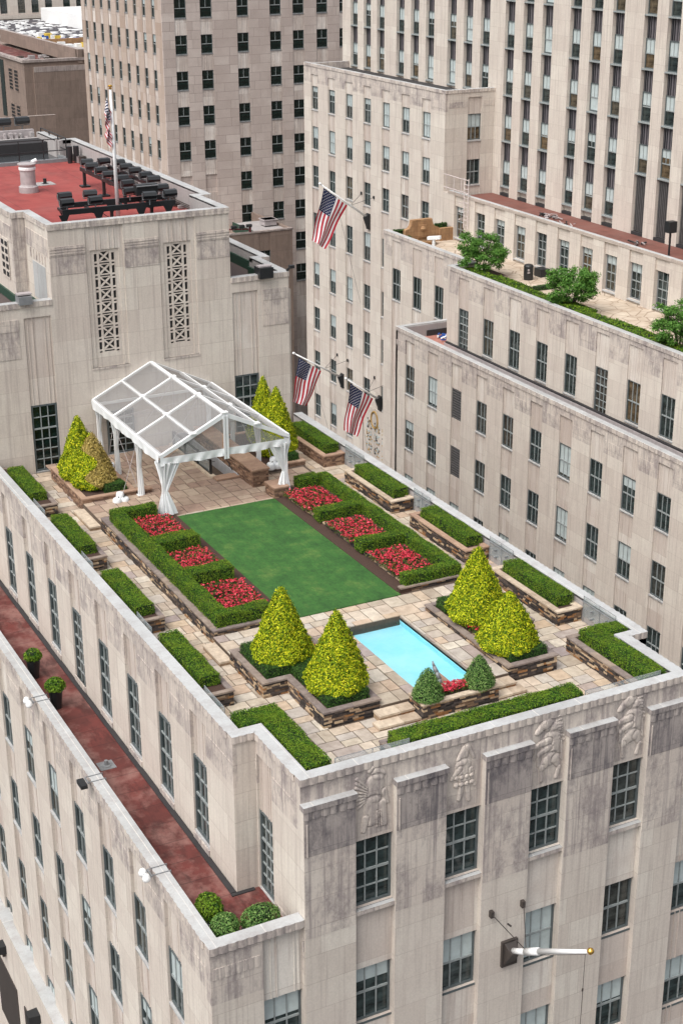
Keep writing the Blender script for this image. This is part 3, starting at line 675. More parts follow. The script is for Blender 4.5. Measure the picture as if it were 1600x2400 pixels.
# pool coping slabs: long stones round the basin
for (a, b, c, d, s) in ((18.72, 19.06, 32.36, 37.3, 12), (20.94, 21.05, 32.9, 37.3, 13), (18.72, 21.05, 37.0, 37.3, 14)): flags(a, b, c, d, ZU+.012, mb, 0, .3, .9, seed=s)
# edging stones along lawn back and front
flags(17.4, 21.75, 47.62, 47.78, ZU+.01, mb, 0, .15, 1.3, seed=15)
struct('garden_upper_paving', mb, [FLAG, JOINT, FLAGB])
# steps
def step(mb, x0, x1, y0, y1, z0, z1, seed):
    rr = random.Random(seed); x = x0
    while x < x1-1e-4:
        w = min(rr.uniform(.45, .8), x1-x)
        if x1-(x+w) < .2: w = x1-x
        mb.box(x+.004, x+w-.004, y0-.02, y1, z1-.06, z1, 0); mb.box(x+.02, x+w-.02, y0, y1, z0, z1-.06, 1); x += w
for k, (a, b, c, d, lab) in enumerate(((17.30, 18.60, 17.52, 18.60, 'two pale stone steps between the left conifer planter and the fountain planter'), (21.02, 21.98, 21.02, 21.85, 'two pale stone steps to the right of the fountain planter'))):
    s = thing('garden_steps', lab, 'steps', (a, 31.6, ZL))
    m1 = MB(); step(m1, a, b, 31.62, 32.0, ZL, -.64, 20+k); m1.build('lower_step', [CAPL, LEDGE], s)
    m1 = MB(); step(m1, c, d, 31.98 if k == 0 else 31.95, 32.36, ZL, -.54+.02, 30+k); m1.build('upper_step', [CAPL, LEDGE], s)
for k, (xa, xb, ya, yb, lab) in enumerate(((15.0, 15.4, 37.0, 38.25, 'long low stone step left of the pool, between planter and lawn wall'), (24.18, 24.55, 37.0, 38.25, 'low stone step on the right, behind the right conifer planter'), (15.0, 15.42, 48.5, 50.3, 'low stone step in front of the left rear tree planter'))):
    m1 = MB(); step(m1, xa, xb, ya, yb, ZL, -.60, 40+k); tag(m1.build('stone_step', [CAPL, LEDGE]), lab, 'step')

# lawn
mb = MB(); n = 40
mb.box(17.62, 22.0, 38.28, 47.64, ZL, ZU-.004, 1); mb.box(17.92, 21.70, 38.29, 47.62, ZU-.01, ZU+.03, 0)
struct('lawn', mb, [LAWN, MULCH])
rl_ = random.Random(9)
# pool
P = thing('garden_pool', 'bright turquoise rectangular pool set in the roof garden paving', 'pool', (19.98, 34.9, ZU))
px0, px1, py0, py1 = 19.06, 20.94, 32.62, 37.02
mb = MB()
mb.box(px0, px1, py0, py1, -.758, -.745, 0)
for a in ((px0-.05, px0, py0, py1), (px1, px1+.05, py0, py1), (px0-.05, px1+.05, py0-.05, py0), (px0-.05, px1+.05, py1, py1+.05)): mb.box(*a, -.758, ZU-.06, 0)
mb.build('basin', [POOLP], P)
mb = MB()
for a in ((px0-.04, px0-.0, py0, py1), (px1, px1+.04, py0, py1), (px0-.04, px1+.04, py1, py1+.04)): mb.box(*a, ZU-.13, ZU-.012, 0)
mb.build('dark_edge_stone', [CAPD], P)
mb = MB(); mb.box(px0+.001, px1-.001, py0+.001, py1-.001, -.60, -.585, 0, skip='bflrk'); mb.build('water', [WATER], P)
mb = MB(); mb.lathe((20.78, 36.8, -.575), [(.055, 0), (.05, .01), (.0, .012)], 12); mb.build('skimmer', [GREENCOP], P)

# ================================================================== planters
def ledge_wall(mb, x0, x1, y0, y1, z0, z1, m, seed, t=.30):
    """stacked stone skin round the outside of a rectangle x0..x1,y0..y1"""
    rr = random.Random(seed); nc = max(2, round((z1-z0)/.06)); h = (z1-z0)/nc
    for c in range(nc):
        za, zb = z0+c*h+.003, z0+(c+1)*h-.003
        for side in 'fklr':
            if side in 'fk': a, b = x0, x1
            else: a, b = y0, y1
            u = a
            while u < b-1e-4:
                w = min(rr.uniform(.09, .34), b-u)
                if b-(u+w) < .1: w = b-u
                o = rr.uniform(-.02, .022); p, q = u+.002, u+w-.002
                if side == 'f': mb.box(p, q, y0-o, y0+.1, za, zb, m)
                elif side == 'k': mb.box(p, q, y1-.1, y1+o, za, zb, m)
                elif side == 'l': mb.box(x0-o, x0+.1, p, q, za, zb, m)
                else: mb.box(x1-.1, x1+o, p, q, za, zb, m)
                u += w
def capstones(mb, segs, z, m, seed, th=.05):
    rr = random.Random(seed)
    for (x0, x1, y0, y1) in segs:
        lng = (x1-x0) > (y1-y0); a, b = (x0, x1) if lng else (y0, y1); u = a
        while u < b-1e-4:
            w = min(rr.uniform(.5, 1.0), b-u)
            if b-(u+w) < .3: w = b-u
            hz = rr.uniform(-.002, .002)
            if lng: mb.box(u+.003, u+w-.003, y0, y1, z-th, z+hz, m)
            else: mb.box(x0, x1, u+.003, u+w-.003, z-th, z+hz, m)
            u += w
def planter(name, label, rects, z0, zt, cap, stone, seed, capw=.2, soil=MULCH, group=None, skipcap='', outl=None):
    """rects = union of rectangles; first one is the main"""
    x0, x1, y0, y1 = rects[0]
    r = thing(name, label, 'planter', ((x0+x1)/2, (y0+y1)/2, z0), group)
    mb = MB(); mc = MB(); ms = MB()
    for k, (a, b, c, d) in enumerate(rects):
        ledge_wall(mb, a+.03, b-.03, c+.03, d-.03, z0, zt-.05, 0, seed+k)
        mb.box(a+.06, b-.06, c+.06, d-.06, z0, zt-.06, 0)
        ms.box(a+capw-.03, b-capw+.03, c+capw-.03, d-capw+.03, zt-.062, zt-.045+.002*k, 0)
    segs = outl
    if segs is None:
        a, b, c, d = rects[0]
        segs = [(a, b, c, c+capw), (a, b, d-capw, d), (a, a+capw, c+capw, d-capw), (b-capw, b, c+capw, d-capw)]
    capstones(mc, segs, zt, 0, seed+9)
    mb.build('stone_wall', [stone], r); mc.build('capstone', [cap], r); ms.build('soil', [soil], r)
    return r
T = -.26
def leaves(name, pts, nrm, size, mat, parent=None, aspect=.55, jit=.7, flat=False, label=None, cat=None, group=None, kind=None):
    n = len(pts)
    nr = nrm+rng.normal(0, jit, (n, 3)); nr /= np.linalg.norm(nr, axis=1, keepdims=True)+1e-9
    ref = rng.normal(0, 1, (n, 3)); t1 = np.cross(nr, ref); t1 /= np.linalg.norm(t1, axis=1, keepdims=True)+1e-9
    t2 = np.cross(nr, t1); s = size*rng.uniform(.55, 1.3, (n, 1))
    V = np.stack([pts-t1*s*.5, pts-t2*s*.5*aspect, pts+t1*s*.5, pts+t2*s*.5*aspect], 1).reshape(-1, 3)
    b = np.array(BASE.get(parent, (0, 0, 0))) if parent else 0
    V = V-b
    me = bpy.data.meshes.new(name); me.vertices.add(4*n); me.vertices.foreach_set('co', V.ravel())
    me.loops.add(4*n); me.loops.foreach_set('vertex_index', np.arange(4*n))
    me.polygons.add(n); me.polygons.foreach_set('loop_start', np.arange(n)*4); me.polygons.foreach_set('loop_total', np.full(n, 4))
    me.materials.append(mat); me.update(calc_edges=True)
    o = bpy.data.objects.new(name, me); COL.objects.link(o)
    if parent: o.parent = parent; BASE[o] = BASE.get(parent, (0, 0, 0))
    return o
def box_pts(boxes, dens, rnd=.05):
    P, N = [], []
    for (x0, x1, y0, y1, z0, z1) in boxes:
        lx, ly, lz = x1-x0, y1-y0, z1-z0
        for ax, sg, area in ((2, 1, lx*ly), (0, -1, ly*lz), (0, 1, ly*lz), (1, -1, lx*lz), (1, 1, lx*lz)):
            n = int(area*dens*(1 if ax == 2 else .62)); u = rng.uniform(0, 1, (n, 3)); p = np.array([x0, y0, z0])+u*np.array([lx, ly, lz])  # sparser side leaves let the dark core show, shading the sides
            p[:, ax] = (x0, y0, z0)[ax] if sg < 0 else (x1, y1, z1)[ax]
            nn = np.zeros((n, 3)); nn[:, ax] = sg
            # soften edges
            c = np.array([(x0+x1)/2, (y0+y1)/2, (z0+z1)/2]); hf = np.array([lx, ly, lz])/2
            q = (p-c)/hf; e = np.clip(np.abs(q)-(1-rnd/np.minimum(hf, 1)*1.2), 0, 1)
            eo = np.max(np.delete(e, ax, 1), axis=1); p[:, ax] -= sg*.6*eo**2
            p += np.stack([np.sin(p[:, 1]*5+1)*.012, np.sin(p[:, 0]*6)*.012, np.sin(p[:, 0]*4+p[:, 1]*3.3)*.018], 1)
            p += rng.normal(0, .009, p.shape); keep = p[:, 2] > z0-.02
            P.append(p[keep]); N.append(nn[keep]+np.array([0, 0, .25]))
    return np.concatenate(P), np.concatenate(N)
def hedge(label, boxes, mat=None, dens=2600, size=.045, cat='hedge', group=None, core=None):
    x0, x1, y0, y1, z0, z1 = boxes[0]
    r = thing('hedge', label, cat, ((x0+x1)/2, (y0+y1)/2, z0), group)
    mb = MB()
    for k, (a, b, c, d, e, f) in enumerate(boxes): mb.box(a+.03, b-.03, c+.03, d-.03, e, f-.03-.001*k, 0)
    mb.build('shade_core', [core or CORE], r)  # solid boxes under the leaves, coloured as inner shade
    P, N = box_pts(boxes, dens); leaves('foliage', P, N, size, mat or HEDGE, r, jit=.36); return r

# --- side planters with clipped hedges
ls = [(54.9, 50.4, 51.06, 54.05, 'rear-most, beside the glass door'), (48.95, 45.1, 45.6, 48.7, 'second from the rear'), (43.8, 39.9, 40.3, 43.45, 'third from the rear'), (38.6, 34.7, 35.25, 38.38, 'nearest the front corner')]
for k, (yb, ya, ha, hb, w) in enumerate(ls):
    planter('stone_planter', 'low stone planter against the left parapet, '+w, [(13.57, 14.50, ya, yb)], ZL, T, CAPD, LEDGE, 100+k, .16)
    hedge('clipped box hedge in the left parapet planter, '+w, [(13.70, 14.30, ha, hb, -.32, .03)])
rs = [(54.7, 50.4, 50.75, 53.9, 'rear-most, beside the tall golden conifers', CAPB, LEDGEB), (48.72, 45.0, 45.3, 48.3, 'second from the rear', CAPL, LEDGE), (43.75, 39.95, 40.3, 43.35, 'third from the rear, beside the flower hedge', CAPB, LEDGE), (38.45, 34.66, 35.05, 38.1, 'nearest the viewer, with broad pale capstones', CAPL, LEDGE)]
for k, (yb, ya, ha, hb, w, cm, sm_) in enumerate(rs):
    planter('stone_planter', 'stone planter against the right parapet, '+w, [(25.08, 26.01, ya, yb)], ZL, T, cm, sm_, 120+k, .2)
    hedge('clipped box hedge in the right parapet planter, '+w, [(25.32, 25.92, ha, hb, -.32, .05)])
# L hedges at the two front corners and the long front hedge
planter('stone_planter', 'very low curb planter in the left front corner of the garden', [(14.2, 15.05, 29.64, 32.9), (13.6, 15.05, 32.35, 33.2)], ZL, -.5, CAPD, LEDGE, 140, .1, outl=[(14.95, 15.05, 29.64, 33.2)])
hedge('L-shaped clipped hedge in the left front corner of the garden', [(14.28, 14.97, 29.78, 32.7, -.6, .02), (13.68, 14.97, 32.35, 33.12, -.6, .02)])
planter('stone_planter', 'long stone planter wall in the right front corner of the garden', [(24.38, 25.3, 29.64, 33.25)], ZL, T, CAPD, LEDGE, 141, .2)
hedge('L-shaped clipped hedge in the right front corner of the garden', [(24.62, 25.28, 29.72, 32.95, -.4, .05), (25.28, 25.92, 32.34, 32.95, -.4, .05)])
planter('stone_planter', 'low dark curb planter behind the middle of the front parapet', [(16.74, 22.6, 29.64, 30.62)], ZL, -.34, CAPD, LEDGE, 142, .14)
hedge('long straight clipped hedge behind the middle of the front parapet', [(16.86, 22.52, 29.72, 30.38, -.4, .04)], group=None)

# --- lawn side walls with E-shaped hedges and flower beds
def flower_bed(label, x0, x1, y0, y1, z, dens=420, n2=130):
    n = int((x1-x0)*(y1-y0)*dens); p = np.stack([rng.uniform(x0, x1, n), rng.uniform(y0, y1, n), z+rng.uniform(.02, .15, n)], 1)
    r = thing('flower_bed', label, 'flower bed', ((x0+x1)/2, (y0+y1)/2, z))
    f = leaves('foliage', p, np.tile([0, 0, 1.], (n, 1)), .085, BEDLEAF, r, .7, .6); f['kind'] = 'stuff'
    n = int((x1-x0)*(y1-y0)*n2); cpts = np.stack([rng.uniform(x0+.03, x1-.03, n), rng.uniform(y0+.03, y1-.03, n), z+rng.uniform(.12, .20, n)], 1)
    p = np.repeat(cpts, 4, 0)+rng.normal(0, .024, (4*n, 3))*np.array([1, 1, .4])
    f = leaves('blossoms', p, np.tile([0, 0, 1.], (4*n, 1)), .055, FLOWER, r, .9, .45); f['kind'] = 'stuff'
    return r
planter('stone_planter', 'long dark-capped stone wall planter along the left side of the lawn', [(15.38, 17.5, 38.28, 48.38)], ZL, T, CAPD, LEDGE, 150, .24,
        outl=[(15.38, 15.62, 38.5, 48.38), (15.38, 17.3, 38.28, 38.5), (15.62, 17.3, 48.2, 48.38)])
mb = MB(); mb.box(17.45, 17.93, 38.3, 47.7, ZL, -.40); tag(mb.build('mulch_border', [MULCH]), 'strip of brown mulch between the left flower beds and the lawn', 'mulch', kind='stuff')
hz0, hz1 = -.34, .14
hedge('E-shaped clipped hedge enclosing red flowers on the left side of the lawn', [(15.56, 16.02, 38.85, 48.0, hz0, hz1), (15.56, 17.32, 38.42, 38.88, hz0, hz1), (16.02, 17.45, 41.5, 42.12, hz0, hz1+.03), (16.02, 17.48, 44.35, 45.05, hz0, hz1+.03), (16.02, 17.2, 47.6, 48.05, hz0, hz1)])
flower_bed('patch of red flowers in the left hedge, nearest the pool', 16.15, 17.6, 39.0, 41.35, -.30)
flower_bed('middle patch of red flowers in the left hedge', 16.15, 17.55, 42.3, 44.2, -.30)
flower_bed('patch of red flowers at the foot of the left tent leg', 16.15, 17.55, 45.2, 47.5, -.30)
planter('stone_planter', 'stone wall planter along the right side of the lawn', [(22.08, 24.2, 38.4, 48.3)], ZL, T, CAPD, LEDGE, 151, .22, outl=[(21.75, 24.2, 38.38, 38.6), (23.98, 24.2, 38.6, 48.3)])
mb = MB(); mb.box(21.68, 22.12, 38.5, 47.7, ZL, -.39); mb.box(21.72, 22.15, 38.4, 38.6, ZL, -.3); tag(mb.build('mulch_border', [MULCH]), 'strip of brown mulch between the right flower beds and the lawn', 'mulch', kind='stuff')
hedge('E-shaped clipped hedge enclosing red flowers on the right side of the lawn', [(23.64, 24.04, 38.8, 48.1, hz0, hz1-.06), (21.95, 24.03, 38.46, 38.86, hz0, hz1-.06), (22.0, 23.6, 41.5, 42.0, hz0, hz1-.06), (22.0, 23.6, 44.55, 45.08, hz0, hz1-.06), (22.75, 23.6, 47.75, 48.25, hz0, hz1-.06)])
flower_bed('large patch of red flowers in the right hedge, nearest the pool', 22.0, 23.48, 39.0, 41.25, -.30)
flower_bed('middle patch of red flowers in the right hedge', 21.98, 23.45, 42.25, 44.2, -.30)
flower_bed('patch of red flowers in the right hedge, beside the right tent leg', 21.95, 23.45, 45.3, 47.5, -.30)

# --- conifer planters
planter('stone_planter', 'stepped stone planter left of the pool holding two golden conifers', [(15.31, 17.80, 34.65, 37.0), (16.05, 17.80, 32.4, 34.7)], ZL, T, CAPD, LEDGE, 160, .2,
        outl=[(15.31, 15.51, 34.65, 37.0), (15.51, 17.6, 36.8, 37.0), (15.51, 16.05, 34.65, 34.85), (16.05, 16.25, 32.4, 34.85), (16.25, 17.8, 32.4, 32.6), (17.6, 17.8, 32.6, 37.0)])
hedge('dark low hedge around the two golden conifers left of the pool', [(15.55, 17.0, 34.9, 36.75, -.34, -.02), (16.3, 17.55, 32.65, 34.95, -.34, -.03)], HEDGED)
planter('stone_planter', 'stepped stone planter right of the pool holding two golden conifers', [(21.82, 24.22, 34.6, 37.05), (21.82, 23.53, 32.36, 34.65)], ZL, T, CAPD, LEDGE, 161, .2,
        outl=[(21.82, 22.02, 32.36, 37.05), (22.02, 24.02, 36.85, 37.05), (24.02, 24.22, 34.6, 37.05), (23.53, 24.02, 34.6, 34.8), (23.33, 23.53, 32.56, 34.8), (22.02, 23.53, 32.36, 32.56)])
hedge('dark low hedge around the two golden conifers right of the pool', [(22.08, 23.95, 36.2, 36.8, -.34, .0), (22.05, 23.3, 32.6, 33.6, -.34, -.03), (22.75, 23.32, 33.4, 35.1, -.34, -.035), (23.1, 23.95, 34.9, 36.4, -.34, -.005)], HEDGED)
flower_bed('small red flowers between the two conifers right of the pool', 22.05, 22.5, 34.0, 36.0, -.28)
flower_bed('small red flowers between the two conifers left of the pool', 17.2, 17.6, 34.6, 36.6, -.28)

def conifer(label, X, Y, z0, z1, r, mat=GOLDLEAF, dens=620, size=.062, core=COREG, name='conical_shrub', cat='shrub', pw=.9, mats2=None, jag=.045, group=None):
    o = thing(name, label, cat, (X, Y, z0), group); H = z1-z0
    prof = lambda t: r*np.where(t < .14, .80+.20*np.sin(np.clip(t/.14, 0, 1)*math.pi/2), (1-((t-.14)/.86))**pw*.98+.02)
    mb = MB(); mb.lathe((X, Y, z0), [(float(prof(np.array(t)))*.88, float(t)*H*.95) for t in np.linspace(0, 1, 12)], 16); mb.build('shade_core', [core], o)  # solid cone under the sprays, coloured as the shaded gaps
    mb = MB(); mb.tube((X, Y, z0-.12), (X, Y, z0+.3), .05, 8); mb.build('trunk', [BARK], o)
    area = math.pi*r*math.hypot(r, H)*1.15; n = int(area*dens)
    t = np.clip(rng.uniform(0, 1, n*2), 0, 1); pr = prof(t); keep = rng.uniform(0, r, n*2) < pr+.04; t = t[keep]; pr = pr[keep]
    a = rng.uniform(0, 2*math.pi, len(t))
    # clumped sprays: lumps pushing in and out
    ph = X*7+Y*3; lump = np.sin(a*9+t*21+ph)*np.sin(t*37+a*3+ph)+.7*np.sin(a*17-t*43+ph)*np.sin(t*60+ph)+.35*np.sin(a*3+t*5+ph)
    rr = pr+lump*jag*1.15+rng.normal(0, .015, len(t))
    P = np.stack([X+rr*np.cos(a), Y+rr*np.sin(a), z0+t*H+rng.normal(0, .02, len(t))], 1)
    N = np.stack([np.cos(a), np.sin(a), np.full(len(a), .5)], 1)
    if mats2:
        sel = mats2(P); leaves('foliage', P[~sel], N[~sel], size, mat, o, .5, .6); leaves('browned_foliage', P[sel], N[sel], size, BRNLEAF, o, .5, .6)
    else: leaves('foliage', P, N, size, mat, o, .5, .5)
    return o
conifer('tall golden conifer cone left of the pool, the rear one of its planter', 16.42, 35.75, -.22, 1.98, .86, dens=3200)
conifer('golden conifer cone left of the pool, the one nearest the front parapet', 17.0, 33.48, -.22, 2.1, .85, dens=3200)
conifer('golden conifer cone right of the pool, the rear taller one of its planter', 22.72, 35.5, -.22, 2.05, .90, dens=3200)
conifer('broad golden conifer cone right of the pool, the front one of its planter', 22.50, 33.45, -.22, 1.48, .86, dens=3000, pw=.8)
conifer('half browned golden conifer in the left rear planter, nearest the tent', 16.25, 51.6, -.22, 1.75, .82, dens=2600, size=.075, mats2=lambda P: P[:, 0]+.25*np.sin(P[:, 2]*6) > 16.0)
conifer('bright golden conifer in the left rear planter, beside the glass door', 16.08, 52.6, -.22, 2.14, .80, dens=3200)
conifer('tall golden conifer against the wall behind the right side of the tent', 23.75, 53.0, -.22, 2.45, .66, dens=3200)
conifer('tall golden conifer to the right of the tent, in front of its twin', 23.65, 51.6, -.22, 2.42, .80, dens=3200)
for x, w in ((18.94, 'left'), (20.56, 'right')):
    conifer('small dark green teardrop topiary on the %s end of the fountain planter' % w, x, 31.88, -.27, .62, .43, TOPIARY, 1700, .05, CORE, 'topiary_bush', 'topiary', .62, None, .015)
planter('stone_planter', 'pale capped fountain planter at the head of the pool', [(18.60, 21.05, 31.55, 32.36)], ZL, T, CAPL, LEDGE, 162, .2)
flower_bed('red flowers between the two small topiaries', 19.3, 20.25, 31.75, 32.2, -.28, 500, 330)
F = thing('pool_fountain', 'small grey fish-like fountain spout on a pink slab at the near end of the pool', 'fountain', (19.9, 32.7, ZU))
mb = MB(); mb.box(19.62, 20.12, 32.34, 33.25, -.58, ZU+.02); mb.build('slab', [CAPB], F)
mb = MB()
pts = [(19.75, 32.6, -.42, .07), (19.74, 32.66, -.25, .085), (19.72, 32.75, -.08, .07), (19.70, 32.86, .06, .05), (19.69, 32.92, .18, .02)]
for a, b in zip(pts, pts[1:]): mb.tube(a[:3], b[:3], a[3], 8, 0, b[3])
mb.tube((19.75, 32.62, -.42), (19.86, 32.5, -.36), .05, 8, 0, .02); mb.tube((19.69, 32.92, .18), (19.76, 32.98, .12), .02, 6, 0, .008)
mb.build('spout', [GREY], F, smooth=True)

# --- rear tree planters
planter('stone_planter', 'brown stone planter holding two conifers beside the glass door at the left rear', [(15.37, 17.45, 50.35, 54.2)], ZL, T, CAPB, LEDGEB, 170, .22)
hedge('short dark hedge at the front of the left rear conifer planter', [(16.35, 17.15, 50.6, 51.2, -.34, .0)], HEDGED)
planter('stone_planter', 'short brown stone wall beside the left middle tent leg', [(17.46, 18.03, 50.28, 50.6)], ZL, T, CAPB, LEDGEB, 171, .14)
planter('stone_planter', 'brown stone planter holding two tall conifers at the right rear', [(22.5, 24.30, 50.35, 54.6)], ZL, T, CAPB, LEDGEB, 172, .22)
hedge('short dark hedge at the front of the right rear conifer planter', [(23.3, 24.1, 50.55, 50.95, -.34, .0)], HEDGED)
# stair well with glass rail
W = thing('stair_wall', 'wide brown stone wall with flat cap beside the stairwell under the tent', 'wall', (21.8, 49, ZU))
mb = MB(); ledge_wall(mb, 21.48, 22.12, 49.03, 54.6, ZU-.02, .18, 0, 175); mb.box(21.5, 22.1, 49.06, 54.6, ZU, .17, 0); mb.build('stone_wall', [LEDGEB], W)
mb = MB(); capstones(mb, [(21.44, 22.16, 48.98, 54.7)], .24, 0, 176, .06); mb.build('capstone', [CAPB], W)
W = thing('stub_wall', 'short brown stone pier at the foot of the right tent leg', 'wall', (21.95, 47.9, ZU))
mb = MB(); ledge_wall(mb, 21.68, 22.25, 47.55, 48.35, ZU-.1, -.05, 0, 177); mb.box(21.7, 22.2, 47.6, 48.3, ZU, -.06, 0); mb.build('stone_wall', [LEDGEB], W)
mb = MB(); capstones(mb, [(21.65, 22.27, 47.52, 48.38)], .0, 0, 178, .05); mb.build('capstone', [CAPB], W)
W = thing('stairwell', 'open stairwell with pale wall sinking below the paving under the tent', 'stairs', (21.0, 52, ZU))
mb = MB()
mb.box(20.62, 20.68, 50.9, 54.9, -2.6, ZU-.02, 0); mb.box(21.42, 21.48, 50.3, 54.9, -2.6, ZU+.1, 0); mb.box(20.62, 21.48, 50.3, 50.9, -2.6, ZU-.02, 1); mb.box(20.62, 21.48, 54.8, 54.9, -2.6, 0, 0); mb.box(20.62, 21.48, 50.9, 54.9, -2.65, -2.6, 1)
for k in range(8): mb.box(20.68, 21.42, 50.9+.35*k, 51.25+.35*k, -2.6, ZU-.2-.24*k, 1)
mb.build('stair', [plain('stair_plaster', (.42, .42, .43), .8), CAPB], W)
mb = MB(); mb.box(20.55, 21.5, 50.22, 50.62, ZU, ZU+.07); mb.build('top_step', [CAPB], W)
mb = MB(); mb.box(20.45, 20.68, 50.62, 54.9, ZU, ZU+.08); mb.build('curb', [CAPL], W)
W = thing('glass_railing', 'dark framed glass railing beside the stairwell under the tent', 'railing', (20.6, 51, ZU))
mb = MB()
for y in (50.85, 52.1, 53.4, 54.6): mb.box(20.54, 20.62, y, y+.08, ZU, .22, 0)
mb.box(20.545, 20.615, 50.85, 54.65, .16, .2, 0); mb.box(20.545, 20.615, 50.93, 54.65, ZU+.1, ZU+.14, 0)
mb.tube((21.4, 50.75, -.3), (21.4, 51.6, .12), .018, 6, 0); mb.tube((20.66, 50.9, .12), (20.75, 50.85, .12), .015, 6, 0)
mb.build('frame', [BLACK], W)
mb = MB()
for y in (50.95, 52.2, 53.5): mb.box(20.575, 20.585, y, y+1.1, ZU+.15, .15, 0)
mb.build('glass', [GLASSP], W)

# glass balustrade panels by the parapets
gp = [((13.6, 13.6, 49.0, 50.3), 'left parapet, behind the rear-most hedge gap'), ((13.6, 13.6, 43.9, 45.0), 'left parapet, second gap between hedges'), ((13.6, 13.6, 38.65, 39.85), 'left parapet, third gap between hedges'), ((13.6, 13.6, 33.3, 34.65), 'left parapet, nearest gap before the corner hedge'),
      ((25.98, 25.98, 48.8, 50.3), 'right parapet, rear-most gap between hedges'), ((25.98, 25.98, 43.8, 44.95), 'right parapet, second gap between hedges'), ((25.98, 25.98, 38.5, 39.9), 'right parapet, third gap between hedges'), ((25.98, 25.98, 33.0, 34.6), 'right parapet, nearest gap before the corner hedge'),
      ((15.0, 17.1, 29.66, 29.66), 'front parapet, left of the long hedge'), ((22.5, 25.0, 29.66, 29.66), 'front parapet, right of the long hedge')]
for (a, b, c, d), w in gp:
    g = thing('glass_balustrade', 'clear glass panel inside the '+w, 'glass panel', (a, c, ZL))
    mb = MB(); mb.box(a, b+(.012 if a == b else 0), c, d+(.012 if c == d else 0), -.55, .12); mb.build('glass', [GLASSP], g)
    mb = MB()
    for q in (.0, .5, 1): x, y = a+(b-a)*q, c+(d-c)*q; mb.tube((x, y, ZL), (x, y, .13), .011, 6)
    mb.tube((a, c, .125), (b, d, .125), .008, 6)
    if a > 25 and a == b:
        for q in (.25, .7): mb.box(25.9, 26.03, c+(d-c)*q, c+(d-c)*q+.05, -.25, -.2); mb.box(25.9, 26.03, c+(d-c)*q, c+(d-c)*q+.05, -.5, -.45)
        mb.tube((a-.05, c, -.02), (a-.05, d, -.02), .014, 6)
    mb.build('rail', [GREY], g)

# ================================================================== TENT
TN = thing('party_tent', 'white framed clear-roofed party tent standing at the back of the roof garden', 'tent', (19.92, 47.8, ZU))
tx0, tx1, xm = 17.5, 22.34, 19.92; ty = [47.8, 50.25, 52.7, 54.98]; ze, zr = 1.86, 3.04
mb = MB()
for y in ty:
    mb.beam((tx0, y, ze), (xm, y, zr), .105, .08); mb.beam((tx1, y, ze), (xm, y, zr), .105, .08)
for x, z in ((tx0, ze), (tx1, ze)): mb.beam((x, ty[0], z-.02), (x, ty[-1], z-.02), .16, .10)
mb.beam((xm, ty[0], zr-.01), (xm, ty[-1], zr-.01), .14, .08)
for s in (-1, 1): mb.beam((xm+s*(tx1-xm)/2, ty[0], (ze+zr)/2-.015), (xm+s*(tx1-xm)/2, ty[-1], (ze+zr)/2-.015), .12, .08)
for y in ty[1:3]+ty[:1]:
    for s in (-1, 1): mb.box(xm+s*1.21-.12, xm+s*1.21+.12, y-.12, y+.12, (ze+zr)/2+.02, (ze+zr)/2+.06)
for y in ty[:3]:
    mb.box(xm-.12, xm+.12, y-.1, y+.1, zr+.02, zr+.06)
mb.beam((tx0, ty[-1], ze-.2), (tx1, ty[-1], ze-.2), .06, .1)
mb.build('frame', [WHITE], TN)
mb = MB()
legs = [(tx0+.05, ty[0]+.05), (tx0+.02, ty[1]), (tx0+.02, ty[2]), (tx0+.1, ty[3]-.1), (tx1-.05, ty[0]+.05), (tx1-.02, ty[1]), (tx1-.02, ty[2]), (tx1-.1, ty[3]-.1)]
for i, (x, y) in enumerate(legs):
    m1 = MB(); m1.box(x-.045, x+.045, y-.045, y+.045, ZU+.02, ze-.05); m1.box(x-.1, x+.1, y-.1, y+.1, ZU, ZU+.03)
    m1.build('leg', [WHITE], TN)
m1 = MB(); m1.box(xm-.05, xm+.05, ty[0]-.05, ty[0]+.03, 1.35, zr-.1); m1.build('gable_post', [WHITE], TN)
for s, w in ((-1, 'left'), (1, 'right')):
    mb = MB()
    for k in range(3):
        for h in range(2):
            xa, xb = xm+s*(tx1-xm)*h/2, xm+s*(tx1-xm)*(h+1)/2; za, zb = zr+(ze-zr)*h/2, zr+(ze-zr)*(h+1)/2
            mb.quad([(xa, ty[k], za+.03), (xb, ty[k], zb+.03), (xb, ty[k+1], zb+.03), (xa, ty[k+1], za+.03)])
    mb.build('roof_panel', [VINYL], TN)
# valances with folds
def cloth_strip(mb, p, q, h0, h1, n=60, amp=.03, seed=0, m=0, nrm=None):
    rr = random.Random(seed); p, q = Vector(p), Vector(q); d = q-p
    nr = Vector(nrm) if nrm else d.cross(Vector((0, 0, 1))).normalized()
    rows = 4; ph = [rr.uniform(0, 6) for _ in range(5)]; prev = None
    for i in range(n+1):
        t = i/n; c = p+d*t; col = []
        for j in range(rows+1):
            s = j/rows; w = amp*s*(math.sin(t*41+ph[0])+.7*math.sin(t*73+ph[1]+s*2))*.7+.03
            z = -h0-(h1+.02*math.sin(t*17+ph[2]))*s
            col.append(c+nr*w+Vector((0, 0, z)))
        if prev:
            for j in range(rows): mb.quad([prev[j], col[j], col[j+1], prev[j+1]], m)
        prev = col
mb = MB()
cloth_strip(mb, (tx0-.06, ty[0], ze), (tx0-.06, ty[-1], ze), 0.0, .27, seed=1, nrm=(-1, 0, 0)); cloth_strip(mb, (tx1+.06, ty[0], ze), (tx1+.06, ty[-1], ze), .0, .27, seed=2, nrm=(1, 0, 0))
cloth_strip(mb, (tx0-.06, ty[0]-.04, ze-.02), (tx1+.06, ty[0]-.04, ze-.06), .05, .28, seed=3, nrm=(0, -1, 0), amp=.045)
